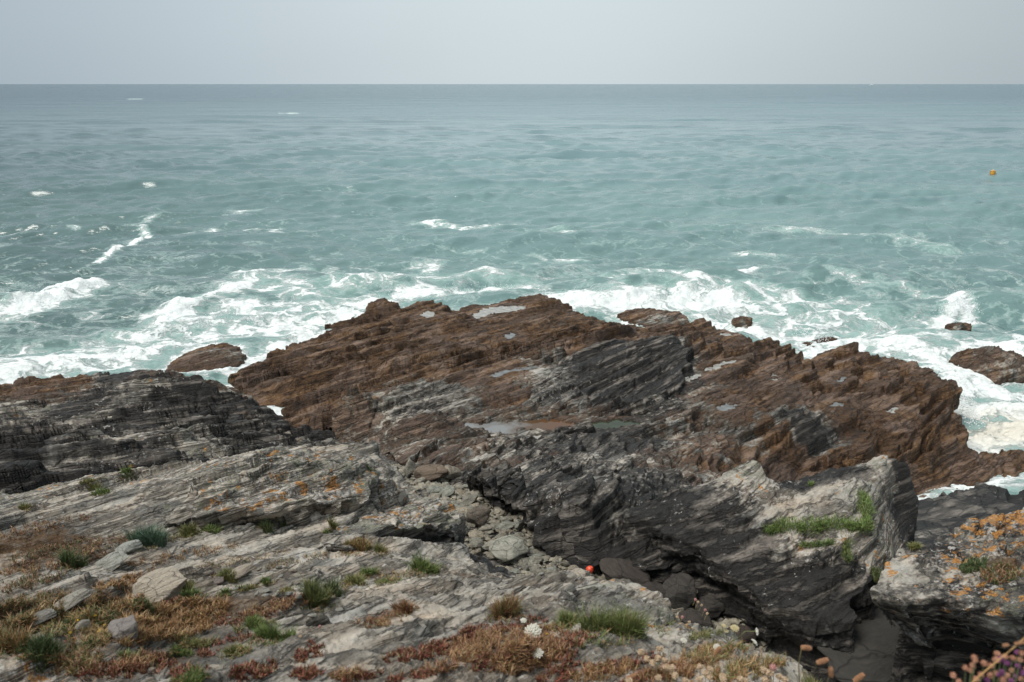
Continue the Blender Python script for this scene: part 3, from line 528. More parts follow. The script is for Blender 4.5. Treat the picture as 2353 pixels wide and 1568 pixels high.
# --- black slab behind the bluff
build_mass('G', ('black_slab', 'smooth black rock slab behind the lichened bluff, beside the narrow inlet'),
  [(2092, 1200, 3.6), (2112, 1150, 2.6), (2190, 1122, 1.8), (2280, 1112, 1.5), (2400, 1108, 1.2), ('w', 19, 25, .5), ('w', 19, 14, 4), ('w', 12, 12.5, 5.5), ('w', 8.5, 12.6, 6.0), (2088, 1290, 5.6)],
  [(2250, 1180, 4.4), (2150, 1200, 4.6), (2200, 1150, 3.2)],
  [(2120, 1150, 2.6, 'k'), (2250, 1130, 2.2, 'k'), (2100, 1220, 4.6, 'k'), (2150, 1230, 5, 'd'), (2353, 1120, 2, 'k')],
  1.1, 12, 27, 400, 330, M_cliffb, layers=((.5, .85), (.16, .7), (.06, .5)), rough=.1, block=.1, wall=.4, edge_noise=.25, seed=71, umin=.4)
# --- rocks standing in the surf
def skerry(name, label, poly, inner, seed, z=.15, lay=.4, nu=220, ny=120):
    O = [(a, b, z) for a, b in poly]; P = pts(O); us = P[:, 0] / P[:, 1]
    build_mass(name, ('surf_rock', label), O, inner, [(inner[0][0], inner[0][1], inner[0][2], 'm'), (poly[0][0], poly[0][1], z, 'b'), (poly[3][0], poly[3][1], z, 'b')], us.max() + .04, P[:, 1].min() * .95, P[:, 1].max() * 1.06, nu, ny, M_shore,
               layers=((lay * .7, .85), (lay * .25, .7)), rough=.06, block=.07, wall=.5, edge_noise=.18, knob=.04, seed=seed, umin=us.min() - .04)
skerry('S1', 'brown rock split from the reef by a foaming channel, left of it', [(382, 850), (400, 826), (450, 802), (495, 786), (540, 792), (562, 818), (548, 842), (490, 852), (430, 858)], [(480, 802, .75), (525, 808, .6), (440, 822, .5)], 101)
skerry('S2', 'low brown rock awash off the middle of the reef', [(1420, 722), (1440, 711), (1490, 708), (1560, 716), (1584, 741), (1540, 749), (1470, 746)], [(1530, 724, .55), (1470, 718, .4)], 103)
skerry('S3', 'small dark rock alone in white surf, right of the low awash rock', [(1678, 735), (1700, 725), (1725, 729), (1730, 741), (1690, 741)], [(1712, 728, .6)], 105, lay=.25, nu=90, ny=60)
skerry('S4', 'big striped brown rock in the surf at the right edge', [(2180, 830), (2215, 803), (2270, 792), (2340, 804), (2400, 832), (2380, 866), (2290, 872), (2230, 848)], [(2260, 818, .95), (2330, 830, .9), (2215, 822, .6)], 107, lay=.3)
skerry('S5', 'half drowned rock under the leaping wave', [(2172, 748), (2190, 742), (2215, 738), (2232, 744), (2226, 756), (2195, 756)], [(2208, 744, .5)], 109, lay=.25, nu=90, ny=60)
skerry('S6', 'thin rock fang in the notch of the reef', [(1848, 790), (1870, 778), (1900, 772), (1918, 778), (1880, 790), (1860, 796)], [(1893, 777, .8)], 111, lay=.3, nu=110, ny=70)
skerry('S7', 'dark rock cut by the right edge beyond the big striped rock', [(2338, 795), (2352, 786), (2380, 784), (2400, 792), (2380, 800)], [(2365, 788, .7)], 113, lay=.3, nu=90, ny=60)
skerry('S8', 'small rock awash beside the left flank of the reef', [(660, 795), (672, 787), (690, 784), (692, 792), (675, 798)], [(682, 786, .5)], 115, lay=.25, nu=80, ny=50)
# --- floor
def build_floor():
    nu, ny = int(700 * QUAL), int(420 * QUAL)
    u = np.linspace(-1, 1.2, nu)[None, :]; Y = np.exp(np.linspace(math.log(1.0), math.log(90), ny))[:, None]
    X = u * Y; Y = np.broadcast_to(Y, X.shape)
    Z = base(X, Y) + .10 * fbm(X / .9, Y / .9, 5, 5, .6)
    idx = np.arange(nu * ny).reshape(ny, nu)
    F = np.stack([idx[:-1, :-1], idx[:-1, 1:], idx[1:, 1:], idx[1:, :-1]], -1).reshape(-1, 4)
    o = mesh_obj('gully_floor', np.stack([X, Y, Z], -1).reshape(-1, 3), F, M_gravel); o['kind'] = 'structure'; return o
def gravel_mat():
    g = NT('wet_gravel'); p = g.pos('Object')
    v = g.voro(p, 14, 'F1', 'Color'); d = g.voro(p, 14, 'F1', 'Distance')
    n = g.noise(p, 3, 5)
    c = g.ramp(g.math('ADD', g.math('MULTIPLY', g.sep(v)[0], .6), g.math('MULTIPLY', n, .4)), [(.2, (.025, .023, .02)), (.5, (.07, .065, .057)), (.8, (.14, .13, .115))])
    return g.done(c, .8, g.bump(g.math('SUBTRACT', 1.0, d), 1.0, .06))
M_gravel = gravel_mat()
build_floor()
# ------------------------------------------------------------------ sea
def sea_mat():
    g = NT('sea_water'); p = g.pos('Object')
    d = g.attr('foam'); sh = g.attr('shallow'); Y = g.n.new('ShaderNodeSeparateXYZ'); g.put(Y.inputs[0], p)
    X_, Y_ = Y.outputs[0], Y.outputs[1]
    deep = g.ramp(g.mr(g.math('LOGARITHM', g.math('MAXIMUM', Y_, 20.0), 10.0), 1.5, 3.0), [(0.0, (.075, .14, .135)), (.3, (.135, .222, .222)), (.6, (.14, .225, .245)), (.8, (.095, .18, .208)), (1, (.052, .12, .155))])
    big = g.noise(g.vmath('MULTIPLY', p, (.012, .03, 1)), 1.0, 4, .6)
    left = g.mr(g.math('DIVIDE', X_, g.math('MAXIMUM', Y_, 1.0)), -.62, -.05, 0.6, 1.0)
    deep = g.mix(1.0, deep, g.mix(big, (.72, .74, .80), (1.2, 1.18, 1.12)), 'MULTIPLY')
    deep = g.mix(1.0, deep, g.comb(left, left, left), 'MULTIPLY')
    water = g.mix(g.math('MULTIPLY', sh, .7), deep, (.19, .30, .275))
    # foam lace: ridges between stretched, wandering cells at three sizes
    w1 = g.noise(g.vmath('MULTIPLY', p, (.30, .5, .5)), 1.0, 4, .6, color=True)
    pw = g.vmath('ADD', p, g.vmath('MULTIPLY', g.vmath('SUBTRACT', w1, (.5, .5, .5)), (3.2, 3.2, 0)))
    w2 = g.noise(g.vmath('MULTIPLY', p, (1.6, 2.0, 1)), 1.0, 3, .6, color=True)
    pw = g.vmath('ADD', pw, g.vmath('MULTIPLY', g.vmath('SUBTRACT', w2, (.5, .5, .5)), (.7, .7, 0)))
    flat = g.vmath('MULTIPLY', pw, (.62, 1.0, 0))
    def web(sc_, wd): e = g.mr(g.voro(flat, sc_, 'DISTANCE_TO_EDGE'), 0, wd); return g.math('POWER', g.math('SUBTRACT', 1.0, e), 2.0)
    la = web(.55, .34); lb = web(1.5, .36); le = web(3.6, .4)
    lc = g.noise(flat, 4.5, 6, .72); ld = g.noise(flat, .5, 5, .62)
    lace = g.math('ADD', g.math('ADD', g.math('MULTIPLY', la, .34), g.math('MULTIPLY', lb, .24)), g.math('ADD', g.math('MULTIPLY', le, .12), g.math('ADD', g.math('MULTIPLY', g.math('SUBTRACT', lc, .5), .75), g.math('MULTIPLY', g.math('SUBTRACT', ld, .5), 1.0))))
    thr = g.math('SUBTRACT', .86, g.math('MULTIPLY', d, 1.0))
    foam = g.mr(g.math('SUBTRACT', lace, thr), 0.0, 0.30, 0, .90, True)
    veil = g.mr(g.math('SUBTRACT', lace, thr), -.26, .06, 0, .45, True)
    fcol = g.mix(g.attr('scum'), g.ramp(lc, [(.3, (.58, .64, .64)), (.6, (.80, .83, .83))]), (.66, .62, .54))
    col = g.mix(foam, g.mix(veil, water, (.36, .47, .45)), fcol)
    rp = g.vmath('MULTIPLY', p, (.5, 1.0, 1)); b1 = g.noise(rp, 1.2, 5, .62); bm = g.noise(g.vmath('ADD', rp, (7, 3, 0)), .40, 4, .6); b2 = g.noise(rp, .12, 4, .6); b3 = g.noise(rp, .02, 3, .6)
    far = g.mr(Y_, 60, 400)
    h = g.math('ADD', g.math('ADD', g.math('MULTIPLY', b1, g.mr(Y_, 30, 85, .32, .05)), g.math('MULTIPLY', bm, g.mr(Y_, 60, 170, .85, .1))), g.math('ADD', g.math('MULTIPLY', b2, g.mr(Y_, 260, 480, 0, 7.0)), g.math('MULTIPLY', b3, g.mr(Y_, 330, 800, 0, 34.0))))
    h = g.math('ADD', h, g.math('MULTIPLY', foam, g.math('MULTIPLY', lc, .25)))
    g.b.inputs['IOR'].default_value = 1.333; g.b.inputs['Specular IOR Level'].default_value = .6
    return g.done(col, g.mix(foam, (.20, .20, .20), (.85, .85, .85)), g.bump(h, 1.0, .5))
FOAM = [  # polyline in the water plane, reach in metres, density
 ([(-60, 870), (100, 840), (260, 800), (420, 760), (600, 735), (760, 715)], 5.5, .62), ([(-60, 890), (60, 852), (180, 842), (300, 830), (400, 790), (560, 760), (700, 745), (830, 695)], 2.4, .86), ([(-60, 735), (60, 715), (130, 690), (200, 668)], 2.0, .98), ([(-60, 700), (80, 690), (200, 660)], 1.6, .9),
 ([(330, 765), (450, 695), (570, 662)], 1.8, .88), ([(560, 700), (640, 740), (720, 740)], 2.5, .85), ([(500, 635), (560, 620), (700, 615), (810, 625)], 1.9, .74), ([(620, 660), (760, 670), (860, 655)], 3.8, .64), ([(640, 700), (760, 700), (850, 690)], 2.6, .66), ([(560, 835), (650, 800), (720, 760), (850, 690)], 1.6, .92), ([(465, 862), (545, 862)], 1.2, .95), ([(560, 830), (545, 855)], 1.2, .95),
 ([(880, 690), (960, 680), (1100, 672), (1230, 664)], 1.7, .88), ([(950, 655), (1100, 645), (1200, 650)], 2.4, .58), ([(960, 605), (1000, 600), (960, 640)], 1.3, .66),
 ([(1300, 700), (1400, 695), (1500, 690), (1600, 690), (1680, 700)], 2.6, 1.0), ([(1400, 655), (1480, 650), (1600, 662), (1700, 668), (1850, 690)], 2.0, .80), ([(1600, 690), (1750, 700), (1900, 745), (2050, 790), (2150, 825)], 5.0, .68), ([(1640, 735), (1780, 765), (1900, 800), (2040, 800), (2160, 838)], 2.2, .92), ([(1860, 770), (1880, 820)], 1.5, 1.0), ([(1380, 630), (1560, 640)], 1.9, .62),
 ([(1850, 700), (2000, 725), (2100, 760)], 3.4, .66), ([(1900, 655), (2050, 672), (2150, 690)], 1.0, .55), ([(2150, 742), (2185, 715), (2200, 695), (2235, 725)], 1.0, .9), ([(2180, 850), (2200, 885), (2290, 885), (2353, 905)], 1.8, .92), ([(2210, 920), (2300, 930), (2420, 950)], 2.4, 1.0), ([(2250, 1000), (2353, 985), (2450, 1000)], 2.2, .95), ([(2350, 1060), (2353, 1105)], .9, .9), ([(2165, 1132), (2215, 1122)], .9, .95),
 ([(225, 600), (300, 568), (340, 548), (318, 522)], .55, .92), ([(160, 535), (180, 540)], .9, .6), ([(0, 545), (60, 540)], 1.2, .6), ([(420, 545), (520, 525), (640, 515), (620, 532), (700, 545), (760, 535)], .9, .60), ([(960, 510), (1020, 512), (1060, 525), (1150, 512)], 1.8, .66), ([(1280, 530), (1310, 548)], 1.8, .6), ([(1230, 575), (1290, 588), (1350, 590)], .8, .62), ([(1130, 590), (1230, 588)], .9, .5), ([(1790, 535), (1870, 530), (1930, 535)], 1.6, .62), ([(2000, 545), (2120, 555), (2240, 580)], 2.4, .52), ([(1710, 640), (1745, 628)], .8, .72), ([(1700, 580), (1800, 585)], 1.4, .5), ([(200, 525), (380, 495)], 1.5, .45), ([(555, 487), (590, 485)], 1.6, .6), ([(735, 445), (800, 437)], 2.2, .62),
 ([(625, 262.5), (668, 261.5)], 4.5, .98), ([(2280, 660), (2353, 655)], .8, .5), ([(2290, 252), (2310, 252)], 3, .7), ([(2160, 237), (2168, 237)], 4, .75), ([(300, 228), (325, 228)], 4, .6), ([(900, 226), (910, 226)], 5, .6), ([(1060, 207), (1066, 207)], 8, .6)]
SCUM = ([(2250, 985), (2353, 975), (2450, 990)], 2.0)
ROLL = [([(1380, 668), (1500, 660), (1600, 668), (1700, 680)], 1.6, .55), ([(-40, 712), (100, 695), (190, 668)], 1.5, .6), ([(430, 705), (560, 664)], 1.2, .4), ([(2165, 735), (2200, 712), (2232, 722)], .8, .3), ([(2260, 690), (2353, 700)], 2.5, .5), ([(1880, 655), (2050, 665)], 2.2, .45),
        ([(80, 545), (250, 540), (345, 535)], 3.0, .55), ([(700, 462), (880, 462)], 3.5, .6), ([(1080, 465), (1230, 462)], 3.2, .55), ([(420, 475), (620, 465)], 4, .45), ([(0, 440), (180, 436)], 4, .06), ([(1430, 470), (1750, 466)], 3.5, .4), ([(40, 640), (240, 625)], 2.5, .45)]
def seg_d(x, y, pl):
    d = np.full(x.shape, 1e9)
    W_ = [PZ(a, b, 0) for a, b in pl]
    for (ax, ay, _), (cx, cy, _) in zip(W_[:-1], W_[1:]):
        ex, ey = cx - ax, cy - ay; t = np.clip(((x - ax) * ex + (y - ay) * ey) / (ex * ex + ey * ey), 0, 1)
        d = np.minimum(d, np.hypot(x - ax - t * ex, y - ay - t * ey))
    return d
def build_sea():
    nu = int(860 * QUAL)
    s = np.r_[np.linspace(1 / 17., 1 / 420., int(1500 * QUAL))]
    Y = np.r_[1 / s, np.exp(np.linspace(math.log(440), math.log(45000), 70))][:, None]
    u = np.linspace(-1.0, 1.0, nu)[None, :]; X = u * Y; Y = np.broadcast_to(Y, X.shape).copy()
    sp = np.maximum(np.abs(np.gradient(Y, axis=0)), X[0:1, 1:2] * 0 + Y * (u[0, 1] - u[0, 0]))
    Z = np.zeros(X.shape); r = np.random.default_rng(3)
    for i in range(90):
        lam = .8 * (14 / .8) ** r.random(); th = r.normal(-.12, .42); k = 2 * math.pi / lam
        am = .0053 * lam ** .95 * (1 + .9 * math.exp(-((math.log(lam) - math.log(4)) / .6) ** 2)); ph = r.random() * 6.28
        wgt = np.clip(lam / (2.4 * sp) - .5, 0, 1)
        c = np.sin(k * (X * math.sin(th) + Y * math.cos(th)) + ph + .8 * math.sin(i))
        Z += am * wgt * (c + .55 * (c * c - .5))
    for lam, th, am in ((17, -.10, .15), (23, -.2, .17), (20, .05, .12), (27, -.12, .15)):
        c = np.sin(2 * math.pi / lam * (X * math.sin(th) + Y * math.cos(th)) + 1.2 * perlin(X / 60, Y / 60, int(lam)) + lam); Z += am * np.clip(lam / (2.6 * sp) - .4, 0, 1) * (c + .4 * (c * c - .5))
    grp = .7 + .5 * np.clip(.5 + perlin(X / 40, Y / 26, 9), 0, 1); Z *= grp
    shore = np.full(X.shape, 99.0)
    near = (Y < 75)
    xs, ys = X[near], Y[near]; dd = np.full(xs.shape, 99.0)
    for m in ('B', 'C', 'S1', 'S2', 'S3', 'S4', 'S5', 'S6', 'S7', 'S8'):
        dd = np.minimum(dd, sdist(xs, ys, MASSES[m].O)[0])
    shore[near] = dd
    foam = np.zeros(X.shape)
    for pl, rad, st in FOAM:
        d = seg_d(X, Y, pl) * (1 + .45 * perlin(X / (rad * .9), Y / (rad * .7), 77)); foam = np.maximum(foam, st * np.exp(-(d / rad) ** 2))
    foam = np.maximum(foam, .92 * np.exp(-np.maximum(shore, 0) / 1.1))
    foam = np.maximum(foam, .40 * sstep(120, 50, Y) * (.55 + .8 * perlin(X / 9, Y / 5, 15)))
    foam = np.maximum(foam, .40 * sstep(95, 45, Y))
    for pl, rad, am in ROLL:
        d = seg_d(X, Y, pl); Z += am * np.exp(-(d / rad) ** 2) * (1 + .3 * perlin(X / 1.5, Y / 1.5, 5))
    Z += foam ** 3 * (.06 + .24 * fbm(X / 1.1, Y / .9, 31, 4, .6)) * sstep(120, 70, Y)
    Z *= sstep(-1.0, 1.5, shore) * .8 + .2
    Z[:, :] += np.where(Y > 420, 0, 0)
    shallow = np.clip(.95 * np.exp(-((np.maximum(0, .62 - foam)) / .2) ** 2) * sstep(.34, .5, foam) + .35 * sstep(70, 45, Y) * sstep(-.3, .4, perlin(X / 14, Y / 8, 21)), 0, 1)
    scum = np.exp(-(seg_d(X, Y, SCUM[0]) / SCUM[1]) ** 2)
    ny = X.shape[0]; idx = np.arange(nu * ny).reshape(ny, nu)
    F = np.stack([idx[:-1, :-1], idx[:-1, 1:], idx[1:, 1:], idx[1:, :-1]], -1).reshape(-1, 4)
    o = mesh_obj('sea', np.stack([X, Y, Z], -1).reshape(-1, 3), F, sea_mat())
    set_attr(o, 'foam', foam.ravel()); set_attr(o, 'shallow', shallow.ravel()); set_attr(o, 'scum', scum.ravel()); o['kind'] = 'structure'
    return o
build_sea()
# ------------------------------------------------------------------ rock pools
def pool_mat(name, tint):
    g = NT(name); p = g.pos('Object'); n = g.noise(p, 3, 3)
    g.b.inputs['IOR'].default_value = 1.333
    return g.done(g.mix(g.mr(n, .35, .65), tint, tuple(c * 1.8 for c in tint)), .03, g.bump(g.noise(p, 1.5, 2), .05, .02))
M_pool = pool_mat('clear_pool_water', (.09, .095, .095)); M_milk = pool_mat('milky_pool_water', (.17, .168, .155)); M_green = pool_mat('green_pool_water', (.018, .024, .013))
def build_pools():
    g = NT('rusty_pool_water'); x_ = g.n.new('ShaderNodeSeparateXYZ'); g.put(x_.inputs[0], g.pos('Object')); M_rust = g.done(g.ramp(g.math('ADD', g.mr(x_.outputs[0], -2.2, 2.4), g.math('MULTIPLY', g.math('SUBTRACT', g.noise(g.pos('Object'), 1.2, 4), .5), .6)), [(.35, (.16, .165, .165)), (.55, (.075, .045, .025)), (.8, (.085, .04, .018))]), .04); g.b.inputs['IOR'].default_value = 1.333
    for name, label, _q, z, P in POOLS:
        P = np.array(P); c = P[:, :2].mean(0); ring = []
        n = len(P)
        for i in range(n):
            for t in np.linspace(0, 1, 6, endpoint=False):
                q = P[i, :2] * (1 - t) + P[(i + 1) % n, :2] * t; d = q - c; ring.append(q + d / np.linalg.norm(d) * .25)
        V = [(0, 0, 0)] + [(q[0] - c[0], q[1] - c[1], 0) for q in ring]
        m = M_rust if 'rusty' in label else M_green if 'green' in label else (M_milk if ('milky' in label or 'pale' in label or 'shallow' in label) else M_pool)
        o = mesh_obj(name, V, [(0, i + 1, (i + 1) % len(ring) + 1) for i in range(len(ring))], m, loc=(c[0], c[1], z - .002))
        tag(o, label, 'rock pool', 'rock pools on the brown reef')
build_pools()
def build_spray():
    r = np.random.default_rng(5); P = []
    for pl, n, up, rad in (([(1330, 702), (1420, 692), (1500, 688), (1600, 688), (1690, 702)], 1500, .55, 1.0), ([(2160, 738), (2190, 715), (2215, 705), (2236, 728)], 900, .9, .5), ([(1830, 775), (1890, 785), (1870, 820)], 400, .35, .5), ([(0, 712), (100, 692), (190, 670)], 900, .5, .8), ([(440, 760), (520, 735), (600, 745)], 500, .3, .8), ([(890, 690), (1000, 682), (1110, 676), (1210, 668)], 700, .4, .8), ([(2190, 890), (2215, 940), (2240, 990)], 800, .6, .5)):
        q = np.array([PZ(a, b, 0) for a, b in pl]); t = r.random(n) * (len(q) - 1); k = np.minimum(t.astype(int), len(q) - 2); f = (t - k)[:, None]
        c = q[k] * (1 - f) + q[k + 1] * f; burst = .35 + .65 * np.clip(.5 + perlin(t * 3, t * 0 + .5, 3), 0, 1)
        c[:, 0] += r.normal(0, rad * .6, n); c[:, 1] += r.normal(0, rad * .45, n); c[:, 2] = .15 + np.abs(r.normal(0, up, n)) * burst; P.append(c)
    P = np.vstack(P); n = len(P); s = r.uniform(.008, .035, n)[:, None, None]
    o8 = np.array([(1, 0, 0), (0, 1, 0), (-1, 0, 0), (0, -1, 0), (0, 0, 1), (0, 0, -1)], float); f8 = np.array([(0, 1, 4), (1, 2, 4), (2, 3, 4), (3, 0, 4), (1, 0, 5), (2, 1, 5), (3, 2, 5), (0, 3, 5)])
    g = NT('spray'); o = mesh_obj('sea_spray', (P[:, None, :] + o8[None] * s).reshape(-1, 3), (np.arange(n)[:, None, None] * 6 + f8[None]).reshape(-1, 3), g.done((.78, .81, .82), .4))
    tag(o, 'white spray thrown up where waves break on the reef', 'spray', kind='stuff')
build_spray()
# ------------------------------------------------------------------ loose stones
def stone_mat(name, lo, hi, warm=0.0):
    g = NT(name); p = g.pos('Object'); oi = g.n.new('ShaderNodeObjectInfo')
    p = g.vmath('ADD', p, g.comb(g.math('MULTIPLY', oi.outputs['Random'], 40), 0, 0))
    n = g.noise(g.vmath('MULTIPLY', p, (1.2, 1.2, 4.5)), 2.2, 7, .65); f = g.noise(p, 14, 4, .7)
    c = g.ramp(g.math('ADD', g.math('MULTIPLY', n, .6), g.math('MULTIPLY', f, .4)), [(.3, lo), (.55, tuple((a + b) / 2 for a, b in zip(lo, hi))), (.75, hi)])
    c = g.mix(1.0, c, g.ramp(oi.outputs['Random'], [(0, (.62, .62, .60)), (.35, (1.0, .97, .9)), (.6, (.85, .92, .92)), (.8, (1.1, 1.0, .88)), (1, (.72, .66, .60))]), 'MULTIPLY')
    ck = g.mr(g.voro(g.vmath('ADD', p, g.vmath('MULTIPLY', g.noise(p, 2, 3, color=True), (.5, .5, .5))), 1.1, 'DISTANCE_TO_EDGE'), 0, .025)
    cc = g.mr(ck, 0, 1, .4, 1); c = g.mix(1.0, c, g.comb(cc, cc, cc), 'MULTIPLY')
    return g.done(c, .85, g.bump(g.math('ADD', g.math('ADD', n, g.math('MULTIPLY', ck, .4)), g.math('MULTIPLY', f, .5)), .7, .06))
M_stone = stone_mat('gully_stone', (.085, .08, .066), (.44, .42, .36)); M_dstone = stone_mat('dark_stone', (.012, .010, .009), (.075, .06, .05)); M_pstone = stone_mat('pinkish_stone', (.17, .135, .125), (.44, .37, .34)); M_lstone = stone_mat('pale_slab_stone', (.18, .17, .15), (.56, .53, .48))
def stone_mesh(seed, mat, planes=9, sub=4, flat=.35):
    r = np.random.default_rng(seed); bm = bmesh.new(); bmesh.ops.create_icosphere(bm, subdivisions=sub, radius=1.0)
    V = np.array([v.co[:] for v in bm.verts]); F = np.array([[v.index for v in f.verts] for f in bm.faces]); bm.free()
    for _ in range(planes):
        n = r.normal(size=3); n /= np.linalg.norm(n); d = r.uniform(.45, .85); e = V @ n - d; V = V - np.where(e > 0, e * (1 - flat * .25), 0)[:, None] * n
    nn = .10 * fbm(V[:, 0] * 1.4 + 3 * seed, V[:, 1] * 1.4 + V[:, 2] * 1.7, seed, 3) + .05 * perlin(V[:, 2] * 7 + V[:, 0], V[:, 1] * 1.2, seed + 3)
    V = V * (1 + nn)[:, None]; me = bpy.data.meshes.new('stone')
    me.from_pydata(V.tolist(), [], F.tolist()); me.update(); me.polygons.foreach_set('use_smooth', np.ones(len(F), bool)); me.materials.append(mat); return me
STONES = [stone_mesh(200 + i, M_stone) for i in range(7)]
def put_stone(px, py, w, h, label, me, name='stone', cat='stone', group=None, M=None, rot=None, depth=None, sink=.1, thick=None):
    """a stone of the given size in pixels whose middle is seen at px, py"""
    if M is not None:
        x, y, z = hits(M, px, py + h * .35)[0]
    else:
        r = ray(px, py + h * .35); Ys = np.exp(np.linspace(math.log(8), math.log(36), 600)); t = Ys / r[1]; i = np.argmax(EYE + r[2] * t < base(r[0] * t, Ys)); x, y, z = r[0] * t[i], Ys[i], float(base(r[0] * t[i], Ys[i]))
    dist = math.sqrt(x * x + y * y + (EYE - z) ** 2); sx = w * dist / FPX / 2 * 1.12; sz = h * dist / FPX / 2 * 1.12
    o = bpy.data.objects.new(name, me); COL.objects.link(o)
    o.scale = (sx, thick * sx if thick else (sx + sz) * .5, sz * .95); o.location = (x, y + o.scale[1] * .4, z + sz * (1 - 2 * sink) * .8 + (.05 if M is None else 0))
    o.rotation_euler = rot or (random.uniform(-.3, .3), random.uniform(-.25, .25), random.uniform(-.35, .35))
    return tag(o, label, cat, group)
def build_stones():
    G = 'grey stones on the gully floor'
    big = [(1177, 1276, 90, 58, 'biggest rounded pale boulder at the lower end of the gully', (0, .05, .2)), (1102, 1199, 56, 50, 'big angular brown boulder half way down the gully', (.2, -.5, .3)),
           (943, 1082, 27, 46, 'upright square block at the seaward head of the gully', (0, .05, .2)), (988, 1099, 78, 36, 'long brown wedge of rock behind the pebbles, beside the upright block', (.1, -.15, 0)), (1037, 1095, 44, 42, 'blue grey boulder at the head of the gully, next to the long brown wedge', (.3, .4, 0)),
           (1000, 1133, 34, 26, 'stone with an ochre top, first below the brown wedge', None), (1024, 1141, 42, 26, 'tilted grey slab stone right of the ochre topped one', (0, -.5, .2)), (1027, 1157, 22, 20, 'round stone under the tilted grey slab stone', None), (1087, 1142, 42, 20, 'long flat stone near the dark wall in the upper pebbles', (0, -.35, 0)), (1075, 1161, 46, 25, 'long pale slab stone leaning up to the right in the upper pebbles', (0, -.5, 0)),
           (1062, 1183, 52, 15, 'thin flat slab above the angular brown boulder', (0, .2, 0)), (1055, 1200, 40, 27, 'dark wedge stone left of the angular brown boulder', (0, .35, 0)), (1070, 1225, 20, 20, 'small leaning slab below the dark wedge stone', (0, .7, 0)), (1094, 1238, 32, 22, 'blocky stone below the angular brown boulder', None), (1098, 1258, 36, 26, 'smooth brown stone upper left of the biggest boulder', (0, .35, 0)), (1136, 1260, 40, 20, 'low oval stone touching the top of the biggest boulder', None),
           (1162, 1218, 40, 19, 'flat brown slab stone right of the angular boulder', (0, -.15, 0)), (1156, 1236, 24, 20, 'stone with a rusty face in the middle of the gully', None), (1192, 1215, 23, 32, 'standing oval stone against the foot of the dark wall', (0, .25, 0)), (1163, 1200, 27, 15, 'small dark stone near the foot of the dark wall', None)]
    for i, (px, py, w, h, l, rot) in enumerate(big):
        put_stone(px, py, w, h, l, STONES[i % 7] if i not in (1, 3) else BROWN, name='boulder' if w > 40 else 'stone', cat='boulder' if w > 40 else 'stone', group=G, rot=rot)
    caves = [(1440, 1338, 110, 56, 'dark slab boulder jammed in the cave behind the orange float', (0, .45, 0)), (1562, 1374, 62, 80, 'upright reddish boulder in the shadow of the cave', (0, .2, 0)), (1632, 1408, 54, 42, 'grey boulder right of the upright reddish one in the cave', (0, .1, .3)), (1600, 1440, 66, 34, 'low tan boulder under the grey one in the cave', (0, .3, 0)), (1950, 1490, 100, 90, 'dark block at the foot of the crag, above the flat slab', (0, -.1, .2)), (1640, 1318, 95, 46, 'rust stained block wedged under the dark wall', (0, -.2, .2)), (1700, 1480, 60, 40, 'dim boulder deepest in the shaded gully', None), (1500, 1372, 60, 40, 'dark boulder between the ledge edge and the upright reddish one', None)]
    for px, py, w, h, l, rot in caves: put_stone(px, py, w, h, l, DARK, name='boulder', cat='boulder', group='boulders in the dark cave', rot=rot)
    put_stone(2160, 1530, 520, 120, 'broad flat dark slab on the gully floor, bottom right', FLAT, name='flat_slab', cat='rock', rot=(.12, .03, .1), sink=.5, thick=.55)
    n = 0
    while n < 255:       # the small ones nobody could tell apart
        t = random.random(); px = 985 + 270 * t + random.gauss(0, 34); py = 1122 + 195 * t + random.gauss(0, 20)
        if px > 1010 + (py - 1110) * 1.25 + 60 or px < 960 + (py - 1110) * .55: continue
        w = random.choice([11, 13, 15, 18, 22, 26]); put_stone(px, py, w, w * random.uniform(.45, .8), 'small grey stone among the pebbles on the gully floor', random.choice(STONES), group='small stones on the gully floor', sink=.3); n += 1
    for px, py, w, h, l, me, rot in ((350, 1358, 118, 74, 'pale tilted slab with fine cracks in the dry grass of the ledge', SLAB, (-.25, -.35, .25)), (278, 1448, 64, 62, 'pinkish triangular boulder in the dry grass', PINK, (-.4, -.5, .2)), (190, 1441, 28, 24, 'small pale stone among yellow flowers', SLAB2, None), (85, 1432, 70, 18, 'low grey stone at the left end of the flowery turf', SLAB2, None), (500, 1335, 30, 17, 'tan square stone on the ledge beside the tilted slab', PINK, None), (150, 1395, 96, 24, 'long layered slab above the yellow flowers', SLAB2, (0, -.35, .2)), (548, 1322, 70, 20, 'grey stone wedge right of the tan square stone', SLAB2, (0, -.3, .1)), (290, 1262, 60, 26, 'lichen covered stone below the blue green clump', SLAB2, (0, -.25, 0)), (250, 1301, 66, 30, 'grey blocky stone left of the layered outcrop', SLAB, (0, -.3, .4)), (330, 1338, 60, 18, 'narrow slab leaning on the tilted pale slab', SLAB2, (0, -.45, .1)), (755, 1247, 12, 9, 'round white pebble on the bare ledge', WHITE, None)):
        put_stone(px, py, w, h, l, me, name='boulder' if w > 50 else 'stone', cat='boulder' if w > 50 else 'stone', M=MASSES['A'], rot=rot, sink=.42)
